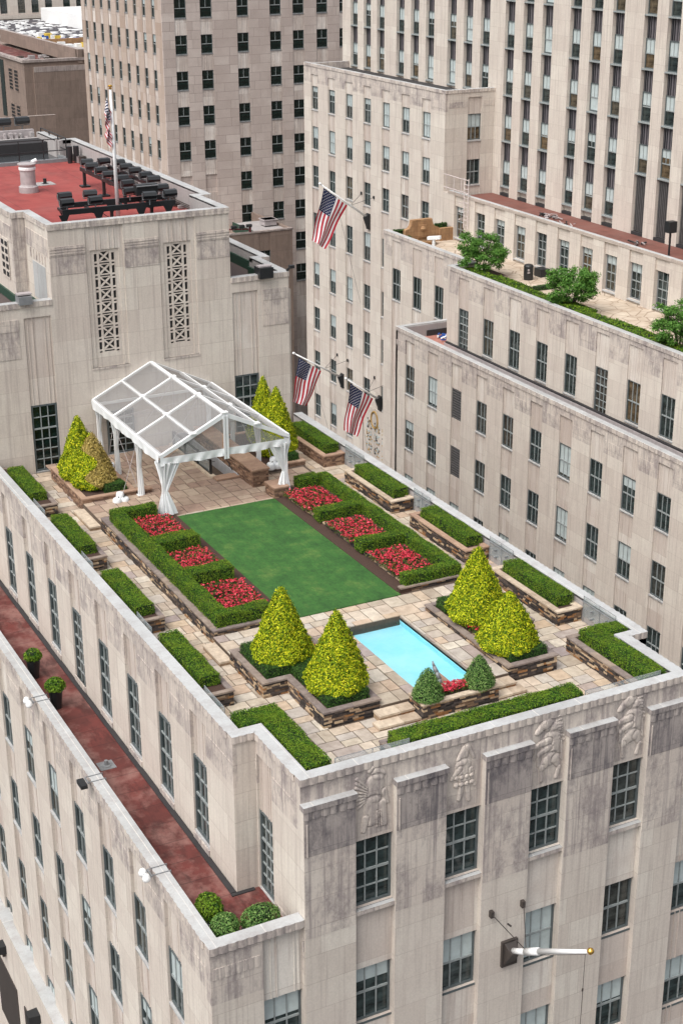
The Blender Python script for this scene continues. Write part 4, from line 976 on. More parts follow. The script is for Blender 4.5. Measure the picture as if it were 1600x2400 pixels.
# gable edge bands
for s in (-1, 1):
    a = Vector((xm, ty[0]-.07, zr)); b = Vector((xm+s*(tx1-xm+.06), ty[0]-.07, ze))
    mb.quad([a+Vector((0, 0, .05)), b+Vector((0, 0, .03)), b+Vector((0, 0, -.11)), a+Vector((0, 0, -.12))])
mb.box(xm-.09, xm-.03, ty[0]-.11, ty[0]-.08, 1.38, zr-.06); mb.box(xm+.03, xm+.10, ty[0]-.11, ty[0]-.08, 1.38, zr-.06)
mb.build('valance', [CLOTH], TN, smooth=False)
mb = MB()
for s in (-1, 1):
    mb.quad([(xm+s*.12, ty[0]-.02, 2.9), (tx1-.2 if s > 0 else tx0+.2, ty[0]-.02, 1.75), (tx1-.2 if s > 0 else tx0+.2, ty[0]-.02, 1.5), (xm+s*.12, ty[0]-.02, 1.5)])
mb.build('gable_window', [VINYL], TN)
def drape(mb, top, tie, bot, rt, rtie, rb, seed, folds=9, fan=(0, 0)):
    rr = random.Random(seed); n = 54; L = 22; prev = None; ph = rr.uniform(0, 6)
    for j in range(L+1):
        t = j/L
        if t < .5: s = t/.5; c = Vector(top).lerp(Vector(tie), s); e = (1-s)**1.3; r = rtie+(rt-rtie)*e
        else: s = (t-.5)/.5; c = Vector(tie).lerp(Vector(bot), s); r = rtie+(rb-rtie)*s**.7
        ring = []
        for k in range(n):
            a = 2*math.pi*k/n; f = 1+.30*math.sin(folds*a+ph+.8*math.sin(t*5))+.10*math.sin((2*folds+1)*a)
            ring.append(c+Vector((math.cos(a)*r*f, math.sin(a)*r*f*.62, 0)))
        if prev:
            for k in range(n): mb.quad([prev[k], prev[(k+1) % n], ring[(k+1) % n], ring[k]], 0 if (k//6+j//9) % 3 else 0)
        prev = ring
for i, (x, y) in enumerate(legs):
    s = 1 if x < xm else -1; zb = (-.34 if i == 0 else ZU+.01); big = .85 if i in (0, 4) else .5
    mb = MB()
    drape(mb, (x+s*.14*big, y, ze-.26), (x+s*.06, y, .62), (x+s*.05, y-.02, zb), .30*big, .04, .20*big, i)
    if i in (0, 4):
        drape(mb, (x+s*.52, y, ze-.36), (x+s*.10, y-.02, .50), (x+s*.24, y-.05, zb), .12, .05, .19, i+20, folds=6); drape(mb, (x+s*.02, y+.42, ze-.34), (x+s*.04, y+.02, .55), (x, y+.1, zb), .12, .05, .16, i+30, folds=6)
        for q in range(7):
            a = random.uniform(0, 6.28); rr_ = random.uniform(.08, .26); mb.tube((x+s*.1+math.cos(a)*rr_*.3, y-.05, zb+.12), (x+s*.1+math.cos(a)*rr_, y-.06+math.sin(a)*rr_*.8, zb), .06, 6, 0, .02)
    mb.build('tied_curtain', [CLOTH], TN, smooth=False)
mb = MB()
for (a, b) in (((tx0, ty[1], 1.6), (16.78, 50.0, -.2)), ((tx0, ty[2], 1.6), (17.2, 52.9, -.2)), ((tx0, ty[1], 1.6), (17.9, 51.6, -.42)), ((tx0, ty[2], 1.6), (17.7, 51, -.4)), ((tx1, ty[1], 1.6), (22.85, 50.1, -.2)), ((tx1, ty[2], 1.6), (22.7, 51, -.3)), ((tx0, ty[0], 1.7), (xm, ty[1], 2.9)), ((tx1, ty[0], 1.7), (xm, ty[1], 2.9)),
               ((tx0, ty[1], 1.8), (tx1, ty[1], 1.8)), ((tx0, ty[2], 1.8), (tx1, ty[2], 1.8)), ((xm, ty[1], 3), (xm, ty[1], 1.8)), ((xm, ty[2], 3), (xm, ty[2], 1.8)), ((tx0, ty[1], 1.8), (xm, ty[2], 2.9)), ((tx0, ty[2], 1.8), (xm, ty[1], 2.9))):
    mb.tube(a, b, .010, 5)
mb.build('guy_wire', [STEEL], TN)
for (x, y, z, lab) in ((16.72, 50.0, ZU-.12, 'white wrapped tent weight on the paving in front of the left tree planter'), (17.22, 52.9, -.26, 'white wrapped tent weight by the browned conifer'), (22.85, 50.05, -.26, 'white wrapped tent weight beside the right tent leg')):
    w = thing('tent_weight', lab, 'tent weight', (x, y, z), None)
    mb = MB()
    for (dx, dy, r, h) in ((-.16, 0, .16, .26), (.12, .02, .17, .24), (.0, .12, .15, .42)): mb.lathe((x+dx, y+dy, z), [(r*.9, 0), (r*1.05, h*.3), (r, h*.8), (r*.8, h), (0, h)], 12)
    mb.build('wrapping', [CLOTH], w, smooth=True)
    mb = MB()
    for k in range(3): mb.tube((x-.12+.1*k, y, z+.26), (x-.05+.1*k, y+.02, z+.33), .02, 6)
    mb.build('strap', [BRONZE], w)

# ================================================================== TERRACE objects on the left ledge
for (x, y, r, h, lab) in ((12.05, 46.35, .30, .62, 'round shrub in a dark pot on the red terrace, the farther one'), (12.07, 43.95, .33, .66, 'round shrub in a dark pot on the red terrace, the nearer one')):
    o = thing('potted_shrub', lab, 'potted shrub', (x, y, -4.74))
    mb = MB(); mb.lathe((x, y, -4.74), [(.16, 0), (.23, .62), (.25, .64), (.25, .68), (.2, .66), (0, .66)], 14); mb.build('pot', [BLACK], o)
    n = 1500; a = rng.normal(0, 1, (n, 3)); a /= np.linalg.norm(a, axis=1, keepdims=True); a[:, 2] = np.abs(a[:, 2])*1.05-.25
    P = np.array([x, y, -4.74+.82])+a*np.array([r, r, r])*rng.uniform(.85, 1.08, (n, 1)); leaves('foliage', P, a+np.array([0, 0, .3]), .075, HEDGE, o)
    mb = MB(); mb.lathe((x, y, -4.08), [(r*.6, 0), (r*.85, .15), (r*.7, .33), (.02, .42)], 12); mb.build('shade_core', [CORE], o)  # solid core, dark colour standing for shade inside the shrub
for (x, y, rx, ry, rz, lab, cl) in ((12.05, 31.0, .33, .45, .36, 'round boxwood ball behind the corner of the lower left parapet, rear one', 0), (12.1, 30.1, .36, .36, .34, 'round boxwood ball right in the corner of the lower left parapet', 1), (13.05, 30.05, .52, .34, .34, 'oblong boxwood behind the short front parapet of the red terrace', 1)):
    o = thing('boxwood', lab, 'shrub', (x, y, -4.74))
    mb = MB(); mb.box(x-rx*.8, x+rx*.8, y-ry*.8, y+ry*.8, -4.73, -4.42); mb.build('planter_box', [GREY], o)
    n = 2600; a = rng.normal(0, 1, (n, 3)); a /= np.linalg.norm(a, axis=1, keepdims=True)
    leaves('foliage', np.array([x, y, -4.18])+a*np.array([rx, ry, rz])*rng.uniform(.88, 1.06, (n, 1)), a+np.array([0, 0, .2]), .065, TOPIARY if cl else HEDGE, o)
    mb = MB(); mb.lathe((x, y, -4.18-rz*.85), [(rx*.4, 0), (min(rx, ry)*.86, rz*.5), (min(rx, ry)*.9, rz*.9), (rx*.5, rz*1.5), (.02, rz*1.65)], 12); mb.build('shade_core', [CORE], o)  # solid lump, painted dark as the shade within the ball
mb = MB(); mb.lathe((12.3, 39.75, -4.735), [(.16, 0), (.16, .03), (.06, .04), (.06, .18), (0, .18)], 12); mb.box(12.05, 12.55, 39.5, 40.0, -4.735, -4.722)
tag(mb.build('roof_drain', [GREY]), 'small roof drain with vent stub on the red terrace', 'drain')
for (y, lab, blk) in ((43.4, 'pair of white globe floodlights clamped over the left terrace parapet, the farther pair', 0), (38.0, 'dark rectangular floodlight clamped over the left terrace parapet', 1), (32.85, 'pair of white globe floodlights clamped over the left terrace parapet, nearest the corner', 0)):
    o = thing('parapet_light', lab, 'floodlight', (11.3, y, -3.97))
    mb = MB()
    for dy in (-.16, .16): mb.box(11.15, 11.68, y+dy-.01, y+dy+.01, -3.965, -3.945); mb.box(11.66, 11.68, y+dy-.01, y+dy+.01, -4.15, -3.95)
    mb.box(11.12, 11.15, y-.17, y+.17, -4.0, -3.95); mb.build('bracket', [GREY], o)
    mb = MB()
    if blk: mb.beam((11.0, y-.22, -4.05), (11.0, y+.22, -4.05), .2, .12, 0); mb.build('housing', [BLACK], o)
    else:
        for dy in (-.13, .15): mb.lathe((11.0, y+dy, -4.12), [(.05, 0), (.11, .05), (.12, .12), (.08, .2), (.04, .24), (0, .25)], 12)
        mb.build('lamp_globe', [WHITE], o, smooth=True)
for (y, z, lab) in ((50.0, -18.0, 'black wall light low on the left facade, the farther one'), (45.55, -18.0, 'black wall light low on the left facade, at the bottom edge')):
    o = thing('wall_light', lab, 'wall light', (10.92, y, z)); mb = MB()
    mb.prism([(10.5, y-.2), (10.92, y-.25), (10.92, y+.25), (10.5, y+.2)], z-.1, z+.25); mb.build('housing', [BLACK], o)
    mb = MB(); mb.box(10.8, 10.92, y-.05, y+.05, z-.35, z-.1); mb.build('bracket', [BRONZE], o)
# ================================================================== front flag pole (gold ball)
o = thing('wall_flagpole', 'bare white flagpole with gold ball slanting out from the near front wall', 'flagpole', (20.1, 29.17, -7.1))
mb = MB(); m0 = (20.05, 29.0, -7.0); tip = (20.0, 25.6, -4.68)
mb.tube(m0, (20.03, 28.3, -6.55), .085, 12, 0); mb.tube((20.03, 28.3, -6.55), (20.02, 27.7, -6.12), .105, 12, 0); mb.tube((20.02, 27.7, -6.12), tip, .085, 12, 0, .05); mb.build('pole', [WHITE], o, smooth=True)
mb = MB(); mb.lathe((20.0, 25.5, -4.72), [(.0, .02), (.05, .04), (.09, .10), (.095, .13), (.075, .18), (0, .22)], 14); mb.build('gold_ball', [GOLD], o, smooth=True)
mb = MB(); P4 = [(19.82, 29.17), (20.28, 29.17), (20.28, 28.95), (19.82, 28.95)]
mb.box(19.80, 20.30, 29.08, 29.168, -7.55, -6.72); mb.quad([(19.86, 29.1, -7.5), (20.24, 29.1, -7.5), (20.18, 28.8, -6.98), (19.92, 28.8, -6.98)]); mb.quad([(19.92, 28.8, -6.98), (20.18, 28.8, -6.98), (20.24, 29.1, -6.76), (19.86, 29.1, -6.76)])
mb.quad([(19.86, 29.1, -7.5), (19.92, 28.8, -6.98), (19.86, 29.1, -6.76)]); mb.quad([(20.24, 29.1, -7.5), (20.24, 29.1, -6.76), (20.18, 28.8, -6.98)])
mb.build('bracket', [BRONZE], o)
for x in (19.42, 20.42): mb = MB(); mb.box(x-.05, x+.05, 29.05, 29.168, -5.75, -5.55); mb.build('wire_anchor', [BRONZE], o)
mb = MB()
for x in (19.42, 20.42): mb.tube((x, 29.06, -5.65), (20.03, 28.3, -6.5), .013, 6)
mb.tube((19.83, 28.75, -5.95), (19.75, 28.82, -5.88), .03, 6); mb.tube((20.0, 25.7, -4.85), (20.0, 25.72, -7.4), .008, 5); mb.tube((20.0, 25.65, -4.8), (20.02, 28.2, -6.6), .006, 5)
mb.tube((20.0, 25.71, -5.9), (20.0, 25.72, -5.98), .025, 6); mb.build('guy_wire', [BRONZE], o)

# ================================================================== flags
def flag(label, Pf, parent_pole=None, ny=1):
    ns, nt = 40, 26; mb = MB()
    g = [[Vector(Pf(i/ns, j/nt)) for j in range(nt+1)] for i in range(ns+1)]
    for i in range(ns):
        for j in range(nt):
            s, t = (i+.5)/ns, (j+.5)/nt; st = int(t*13)
            m = 2 if (s < .4 and t < 7/13) else (0 if st % 2 == 0 else 1)
            mb.quad([g[i][j], g[i+1][j], g[i+1][j+1], g[i][j+1]], m)
    # stars
    for r in range(9):
        for c in range(11):
            if (r+c) % 2: continue
            s, t = .4*(c+1)/12, 7/13*(r+1)/10
            p = Vector(Pf(s, t)); a = (Vector(Pf(s+.012, t))-p).normalized(); b = (Vector(Pf(s, t+.014))-p); b = (b-a*b.dot(a)).normalized(); n = a.cross(b)
            for sg in (1, -1):
                pts = []
                for k in range(10):
                    an = math.pi*k/5; rr = .045 if k % 2 == 0 else .02; pts.append(p+n*.012*sg+a*math.cos(an)*rr+b*math.sin(an)*rr)
                mb.quad(pts if sg > 0 else pts[::-1], 1)
    return tag(mb.build('national_flag', [FR_, FW_, FB_]), label, 'flag')
def hang(A0, B0, A1, B1, y, amp, seed):
    rr = random.Random(seed); p1, p2 = rr.uniform(0, 6), rr.uniform(0, 6)
    def Pf(s, t):
        a = (A0[0]+(A1[0]-A0[0])*s, A0[1]+(A1[1]-A0[1])*s); b = (B0[0]+(B1[0]-B0[0])*s, B0[1]+(B1[1]-B0[1])*s)
        x = a[0]+(b[0]-a[0])*t; z = a[1]+(b[1]-a[1])*t; w = s**.7
        x += .07*w*math.sin(s*7+p1+t*2)
        return (x, y+amp*w*math.sin(t*9+p2+s*2.5), z)
    return Pf
def wallpole(label, base, tip, wires):
    o = thing('wall_flagpole', label, 'flagpole', base)
    b, tt = Vector(base), Vector(tip); mb = MB(); mb.tube(b.lerp(tt, .03), b.lerp(tt, .98), .085, 10, 0, .05); mb.build('pole', [WHITE], o, smooth=True)
    mb = MB(); q = b.lerp(tt, 1.0); mb.lathe((q.x, q.y, q.z-.1), [(0, 0), (.09, .04), (.11, .1), (.08, .17), (0, .2)], 10); mb.build('ball', [WHITE], o, smooth=True)
    mb = MB(); x, y, z = base; mb.box(x-.1, x, y-.22, y+.22, z-.75, z+.35)
    mb.quad([(x-.08, y-.2, z-.7), (x-.08, y+.2, z-.7), (x-.42, y+.1, z+.1), (x-.42, y-.1, z+.1)]); mb.quad([(x-.42, y-.1, z+.1), (x-.42, y+.1, z+.1), (x-.08, y+.2, z+.3), (x-.08, y-.2, z+.3)])
    mb.quad([(x-.08, y-.2, z-.7), (x-.42, y-.1, z+.1), (x-.08, y-.2, z+.3)]); mb.quad([(x-.08, y+.2, z-.7), (x-.08, y+.2, z+.3), (x-.42, y+.1, z+.1)])
    mb.build('bracket', [BLACK], o)
    mb = MB()
    for w in wires: mb.tube(w, b.lerp(tt, .38), .014, 5); mb.box(w[0]-.08, w[0], w[1]-.07, w[1]+.07, w[2]-.1, w[2]+.1)
    mb.tube(b.lerp(tt, .7), (base[0]-.6, base[1]+.1, base[2]-6), .01, 5)
    mb.build('guy_wire', [BLACK], o)
wallpole('white flagpole on the far wall carrying the highest of the three wall flags', (51.3, 95.69, -1.35), (47.50, 95.69, 1.38), [(51.3, 96.74, .25), (51.3, 94.9, .25)])
flag('highest of the three wall flags, hanging in front of the middle limestone wall', hang((47.78, 1.08), (49.62, -.30), (46.85, -2.50), (47.85, -3.15), 95.69, .16, 1))
wallpole('white flagpole on the far wall, the right one of the lower pair', (51.3, 93.84, -14.2), (48.50, 93.84, -12.15), [(51.3, 94.7, -12.7), (51.3, 92.9, -12.7)])
flag('right one of the lower pair of wall flags, nearest the mosaic panels', hang((48.85, -12.55), (50.70, -13.98), (48.38, -16.05), (49.30, -16.62), 93.84, .14, 2))
wallpole('white flagpole on the far wall, the left one of the lower pair', (51.3, 99.76, -14.1), (47.25, 99.76, -11.62), [(51.3, 100.6, -12.5), (51.3, 98.9, -12.5)])
flag('left one of the lower pair of wall flags, partly behind the rear block', hang((47.66, -12.02), (49.5, -13.30), (47.0, -15.35), (48.35, -15.9), 99.76, .15, 3))
o = thing('roof_flagpole', 'tall white flagpole with golden finial standing on the red roof', 'flagpole', (20.45, 59.4, 7.82))
mb = MB(); mb.tube((20.45, 59.4, 7.82), (20.42, 59.4, 12.85), .085, 12, 0, .05); mb.build('pole', [WHITE], o, smooth=True)
mb = MB(); mb.lathe((20.42, 59.4, 12.85), [(.06, 0), (.06, .05), (.02, .06), (.09, .1), (.1, .13), (.05, .17), (0, .18)], 10); mb.build('finial', [GOLD], o)
def drooped(s, t):
    x = 20.34-.02*s-.22*t*(1-.2*s)*(.5+.5*math.cos(s*2)); z = 12.55-t*.95-s*1.15
    return (x-.06*math.sin(s*9+t*3), 59.4+.10*math.sin(s*22+t*5)+.05*math.sin(t*14), z)
flag('limp flag hanging down the tall pole on the red roof', drooped)

# ================================================================== red roof equipment
def floodlight(x, y, z, rot, lab, group=None, sc=.86):
    o = thing('floodlight', lab, 'floodlight', (x, y, z), group)
    mb = MB(); c, s_ = math.cos(rot), math.sin(rot)
    def P(a, b, h): a *= sc; b *= sc; return (x+a*c-b*s_, y+a*s_+b*c, z+h*sc)
    prof = [(-.16, .08), (.12, .02), (.20, .16), (.12, .36), (-.14, .34), (-.22, .2)]
    for sx in (-.30, .30):
        mb.quad([P(sx, b, h) for b, h in (prof if sx > 0 else prof[::-1])])
    for k in range(6):
        (b0, h0), (b1, h1) = prof[k], prof[(k+1) % 6]
        mb.quad([P(-.30, b0, h0), P(.30, b0, h0), P(.30, b1, h1), P(-.30, b1, h1)])
    mb.build('housing', [BLACK], o)
    mb = MB()
    for sx in (-.33, .33): mb.tube(P(sx, 0, 0), P(sx, 0, .3), .02*sc, 5)
    mb.tube(P(-.33, 0, 0), P(.33, 0, 0), .022*sc, 5); mb.tube(P(0, 0, -.25), P(0, 0, 0), .03*sc, 5); mb.build('bracket', [GREY], o)
ZR = 7.82
o = thing('light_rack', 'black steel beam rack along the front edge of the red roof', 'rack', (20, 58.8, ZR))
mb = MB()
mb.beam((17.75, 58.1, 8.5), (22.4, 58.1, 8.5), .1, .2); mb.beam((18.1, 59.45, 8.5), (22.6, 59.45, 8.5), .1, .2)
for x, y in ((17.8, 58.1), (19.2, 58.1), (20.95, 58.1), (22.1, 58.1), (18.2, 59.45), (20.2, 59.45), (21.9, 59.45)):
    mb.box(x-.06, x+.06, y-.05, y+.05, ZR, 8.42); mb.quad([(x-.22, y-.055, 8.42), (x+.22, y-.055, 8.42), (x+.05, y-.055, 8.05), (x-.05, y-.055, 8.05)])
for x in (17.9, 19.0, 20.4, 21.3, 22.3): mb.beam((x, 58.1, 8.42), (x+.1, 59.45, 8.42), .06, .1)
mb.tube((19.3, 58.2, 8.4), (20.0, 58.2, ZR+.05), .015, 5); mb.build('beam', [BLACK], o)
o = thing('light_rack', 'black steel beam rack running back across the red roof beside the right parapet', 'rack', (22, 64, ZR))
mb = MB(); mb.beam((21.55, 60.9, 8.55), (21.55, 67.3, 8.55), .1, .16); mb.beam((22.85, 60.4, 8.55), (22.85, 67.3, 8.55), .1, .16)
for y in (61, 62.4, 64, 65.6, 67.2): mb.beam((21.55, y, 8.5), (22.85, y, 8.5), .07, .1)
for x, y in ((21.55, 66.85), (21.55, 64.25), (21.55, 61.6), (22.85, 66.8), (22.85, 62.3)): mb.box(x-.06, x+.06, y-.06, y+.06, ZR, 8.5); mb.box(x-.2, x+.2, y-.2, y+.2, ZR, ZR+.07)
mb.build('beam', [BLACK], o)
fl = [(21.75, 67.0), (21.6, 65.9), (21.6, 64.7), (21.55, 63.5), (21.7, 62.3), (21.5, 61.1), (22.5, 66.9), (22.95, 66.2), (22.85, 65.0), (22.85, 63.9), (22.85, 62.6), (22.8, 61.5)]
for x, y in fl: floodlight(x, y, 8.7, R(random.uniform(-8, 8)), 'black floodlight crowded on the long rack beside the right edge of the red roof', 'floodlights crowded on the long rack')
for x, y, lab in ((17.95, 58.1, 'black floodlight at the left front end of the front rack'), (19.1, 58.1, 'black floodlight on the front rack just left of the roof flagpole, nearer row'), (18.3, 59.45, 'black floodlight at the left rear end of the front rack'), (19.35, 59.45, 'black floodlight on the front rack just left of the roof flagpole, rear row'),
                  (20.95, 59.3, 'black floodlight on the front rack just right of the roof flagpole'), (21.3, 58.0, 'black floodlight on the front rack, nearest the parapet and right of the pole'), (22.2, 58.1, 'black floodlight at the right front end of the front rack'), (22.35, 59.4, 'black floodlight at the right rear end of the front rack')):
    floodlight(x, y, 8.72, R(random.uniform(-8, 8)), lab, 'floodlights on the front rack')
o = thing('large_floodlight', 'wide black double floodlight in the middle of the right part of the front rack', 'floodlight', (21.55, 59.0, 8.7))
mb = MB(); mb.box(21.1, 22.0, 58.9, 59.25, 8.72, 9.15); mb.build('housing', [BLACK], o)
mb = MB(); mb.tube((21.1, 58.85, 9.1), (22.0, 58.85, 9.1), .03, 6); mb.build('visor', [GREY], o)
o = thing('roof_vent', 'fat steel vent cylinder on the red roof', 'roof vent', (18.98, 66.8, ZR))
mb = MB(); mb.lathe((18.98, 66.8, ZR), [(.42, 0), (.42, .25), (.36, .28), (.33, .34), (.33, .95), (.36, 1.0), (.35, 1.1), (.34, 1.12), (.40, 1.2), (.4, 1.24), (0, 1.27)], 22); mb.build('body', [STEEL], o, smooth=False)
mb = MB(); mb.lathe((18.98, 66.8, ZR), [(.345, .96), (.37, .98), (.37, 1.06), (.345, 1.1)], 22); mb.tube((19.2, 66.8, ZR+1.27), (19.42, 66.85, ZR+1.34), .09, 8); mb.build('collar', [WHITE], o)
o = thing('vent_pipe', 'short black vent stub on a pale square patch of the red roof', 'vent', (20.2, 68.4, ZR)); mb = MB(); mb.lathe((20.2, 68.4, ZR), [(.16, .02), (.08, .05), (.08, .25), (0, .25)], 12); mb.build('pipe', [BLACK], o)
mb = MB(); mb.box(19.75, 20.6, 68.0, 68.85, ZR, ZR+.02); mb.build('flashing', [CONC], o)
for x, lab in ((23.0, 'black capped vent post near the roof opening, left of two'), (23.33, 'black capped vent post near the roof opening, right of two')):
    o = thing('vent_post', lab, 'vent', (x, 73.4, ZR)); mb = MB(); mb.lathe((x, 73.4, ZR), [(.12, 0), (.12, .3), (.14, .3), (.14, .8), (0, .8)], 12); mb.build('pipe', [BLACK], o)
o = thing('roof_opening', 'large dark sunken opening with grey curb at the back of the red roof', 'roof opening', (21, 77, ZR))
mb = MB(); mb.box(17, 23.15, 73.9, 74.15, ZR, ZR+.16, 0); mb.box(22.95, 23.15, 74.15, 78.2, ZR, ZR+.16, 0); mb.box(17, 22.9, 76.6, 78.2, ZR, ZR+.6, 1); mb.build('curb', [GREY, DARKGAP], o)
mb = MB(); mb.box(17, 22.95, 74.15, 76.6, ZR+.005, ZR+.03, 0); mb.build('dark_floor', [plain('smooth_dark_floor', (.05, .055, .06), .25)], o)  # flat dark sheet laid on the roof as the floor of the opening
o = thing('roof_railing', 'thin black pipe railing around the roof opening', 'railing', (21, 74, ZR))
mb = MB()
for z in (.55, 1.1): mb.tube((17, 74.05, ZR+z), (23.05, 74.05, ZR+z), .025, 6); mb.tube((23.05, 74.05, ZR+z), (23.05, 78.1, ZR+z), .025, 6)
for x in (19.5, 20.7, 21.9, 23.05): mb.tube((x, 74.05, ZR+.1), (x, 74.05, ZR+1.1), .028, 6)
for y in (75.3, 76.7, 78.1): mb.tube((23.05, y, ZR+.1), (23.05, y, ZR+1.1), .028, 6)
mb.build('rail', [BLACK], o)
mb = MB()
rr = random.Random(4)
for k in range(3): mb.tube((23.45-.06*k, 58.5, ZR+.12+.1*k), (23.45-.06*k, 74.5, ZR+.12+.1*k), .022, 5, 0)
for k in range(26): y = 60+k*.55; mb.box(23.3, 23.56, y, y+rr.uniform(.1, .4), ZR+.02, ZR+rr.uniform(.1, .42), rr.choice([0, 1, 2]))
tag(mb.build('conduit_run', [BRONZE, STEEL, CONC]), 'run of pipes and conduit boxes along the inside of the right roof parapet', 'pipes')
mb = MB(); rr = random.Random(8)
for k in range(20): x = 17.5+k*.27; mb.box(x, x+rr.uniform(.08, .2), 78.5, 78.8, ZR+.2, ZR+rr.uniform(.5, .9), rr.choice([0, 1]))
mb.box(17, 22.9, 78.8, 79.1, ZR+.0, ZR+.95, 1); tag(mb.build('rear_parapet_screen', [CONC, STEEL]), 'ragged pale masonry screen at the far end of the red roof', 'wall')
for x, y, lab in ((21.45, 79.2, 'black box floodlight on the far roof edge, left of two'), (22.45, 79.3, 'black box floodlight on the far roof edge, right of two')): floodlight(x, y, 8.95, R(5), lab, sc=1.15)
for (x, z, lab, dk) in ((15.15, 6.1, 'grey box floodlight on the parapet of the left wing', 0), (24.85, 6.1, 'black box floodlight perched on the right wing parapet', 1)):
    o = thing('box_floodlight', lab, 'floodlight', (x, YC+.1, z)); mb = MB()
    if dk: mb.prism([(x-.3, YC-.25), (x+.28, YC-.25), (x+.25, YC+.35), (x-.28, YC+.35)], z-.28, z+.14)
    else: mb.prism([(x-.25, YC-.2), (x+.25, YC-.2), (x+.25, YC+.3), (x-.25, YC+.3)], z-.2, z+.1)
    mb.build('housing', [BLACK if dk else GREY], o)
    mb = MB(); mb.box(x-.27, x+.27, YC-.12, YC+.2, z+.15, z+.2); mb.build('lid', [STEEL], o)
o = thing('security_camera', 'tiny dark camera at the outer corner of the right wing parapet', 'camera', (25.95, 55.05, 6)); mb = MB(); mb.tube((25.85, 55.1, 5.97), (25.95, 55.0, 6.12), .05, 8); mb.box(25.9, 26.1, 54.9, 55.05, 6.08, 6.2); mb.build('housing', [BLACK], o)

# ================================================================== E: low stepped building across the gap
E = thing('office_building', 'lower stepped limestone building at the right with a hedge and trees on its roof terrace', 'building', (47, 65, 0))
mb = MB(); EL = 43.7; EU = 45.6; EF = 47.2
mb.box(EL+.155, 47.5, 38, 77.8, Z0, -4.78); mb.box(EU+.155, 56, 38, 75.3, Z0, -.78); mb.box(EF+.155, 56, 75.2, 85.6, Z0, -.79)
ec = [(76.36-2.637*k-.55, 76.36-2.637*k+.55) for k in range(13)]; ec = [(a, b) for a, b in ec if a > 39]
facade(mb, '-x', EL, 38, 78.06, Z0, -4.0, ec, [(-7.8-3.44*j, -6.03-3.44*j) for j in range(5)], rec=.08, wr=.15, top=-4.55, dent=[(-5.05, -4.75)], mott=1.4)
ue = [(73.62-2.638*k-.55, 73.62-2.638*k+.55) for k in range(12)]; ue = [(a, b) for a, b in ue if a > 39]
def uew(k):
    c = sum(ue_s[k])/2; return [(-4.74, -2.23)] if abs(c-73.62) < .2 or abs(c-60.43) < .2 else [(-4.32, -2.23)]
ue_s = sorted(ue)
facade(mb, '-x', EU, 38, 75.2, -4.76, -.02, ue, uew, rec=.06, wr=.15, top=-.45, dent=[(-1.15, -.85)], mott=1.5)
mb.box(EU, 47.4, 75.2, 75.4, -4.76, -.02, 0); mb.box(EU, EU+.15, 38, 75.2, Z0, -4.76, 0)
fe = [(84.35-2.63*k-.55, 84.35-2.63*k+.55) for k in range(3)]
facade(mb, '-x', EF, 75.4, 86, Z0, -.02, fe, [(-4.24, -2.23)], rec=.06, wr=.15, top=-.45, dent=[(-1.15, -.85)], mott=1.5)
mb.box(EL, EF, 77.86, 78.06, Z0, -4.0, 0)
# parapets
mb.wavy('-x', EL, 38, 78.06, -4.19, -3.97, .33, 2, 3, amp=.02); mb.box(EL+.155, EL+.32, 38, 77.8, -4.8, -4.0, 5); mb.box(EL+.33, EF, 77.75, 78.08, -4.1, -3.97, 3); mb.box(EL+.2, EF, 77.7, 77.86, -4.8, -4.05, 5)
mb.wavy('-x', EU, 38, 75.2, -.2, 0, .32, 2, 3, amp=.02); mb.wavy('-x', EF, 75.4, 86, -.2, 0, .32, 2, 3, amp=.02); mb.box(EU+.02, EF+.3, 75.2, 75.5, -.1, -.001, 3)
mb.box(EU+.155, EU+.3, 38, 75.2, -.78, -.02, 5); mb.box(EF+.155, EF+.3, 75.4, 86, -.78, -.02, 5)
mb.build('wall', [LIME, SPAN, MOTT, COPE, DARKSOOT, CONC], E)
mb = MB(); mb.box(EL+.32, EU, 73.9, 77.7, -4.85, -4.735, 0); mb.box(EL+.32, EU, 38, 73.9, -4.85, -4.735, 1); mb.box(EU, EF, 75.4, 77.7, -4.85, -4.734, 0); mb.box(EU-.16, EU-.02, 38, 75.3, -4.735, -4.45, 1); mb.box(EU-.24, EU-.20, 38, 75.3, -4.735, -4.52, 2)
mb.box(EU, EF, 77.6, 77.7, -4.735, -4.4, 1)
mb.build('lower_roof', [TERR_LT, DARKGAP, STEEL], E)
mb = MB(); mb.box(EU+.3, 51.5, 38, 75.5, -.80, -.739); mb.box(EF+.3, 51.5, 75.5, 86, -.80, -.7395); mb.build('terrace_paving', [CRAZY], E)
for k, (a, b) in enumerate(ec):
    for j in range(5):
        z0 = -7.8-3.44*j; c = (a+b)/2
        if z0 < -19 or (c > 74 and j > 3): continue
        if abs(c-71.1) < .3 and j < 2: louver(E, '-x', EL, a, b, z0, z0+1.77, .15)
        else: window(E, '-x', EL, a, b, z0, z0+1.77, .15, 'six', blind=random.choice([0, 0, .3, .5, .9, 0]))
for k, (a, b) in enumerate(ue_s):
    z0 = uew(k)[0][0]; dr = z0 < -4.5
    window(E, '-x', EU, a, b, z0, -2.23, .15, 'door' if dr else 'six', GLASSW if not dr else GLASS, kind='terrace_door' if dr else 'window')
for a, b in fe: window(E, '-x', EF, a, b, -4.24, -2.23, .15, 'six', GLASSK)
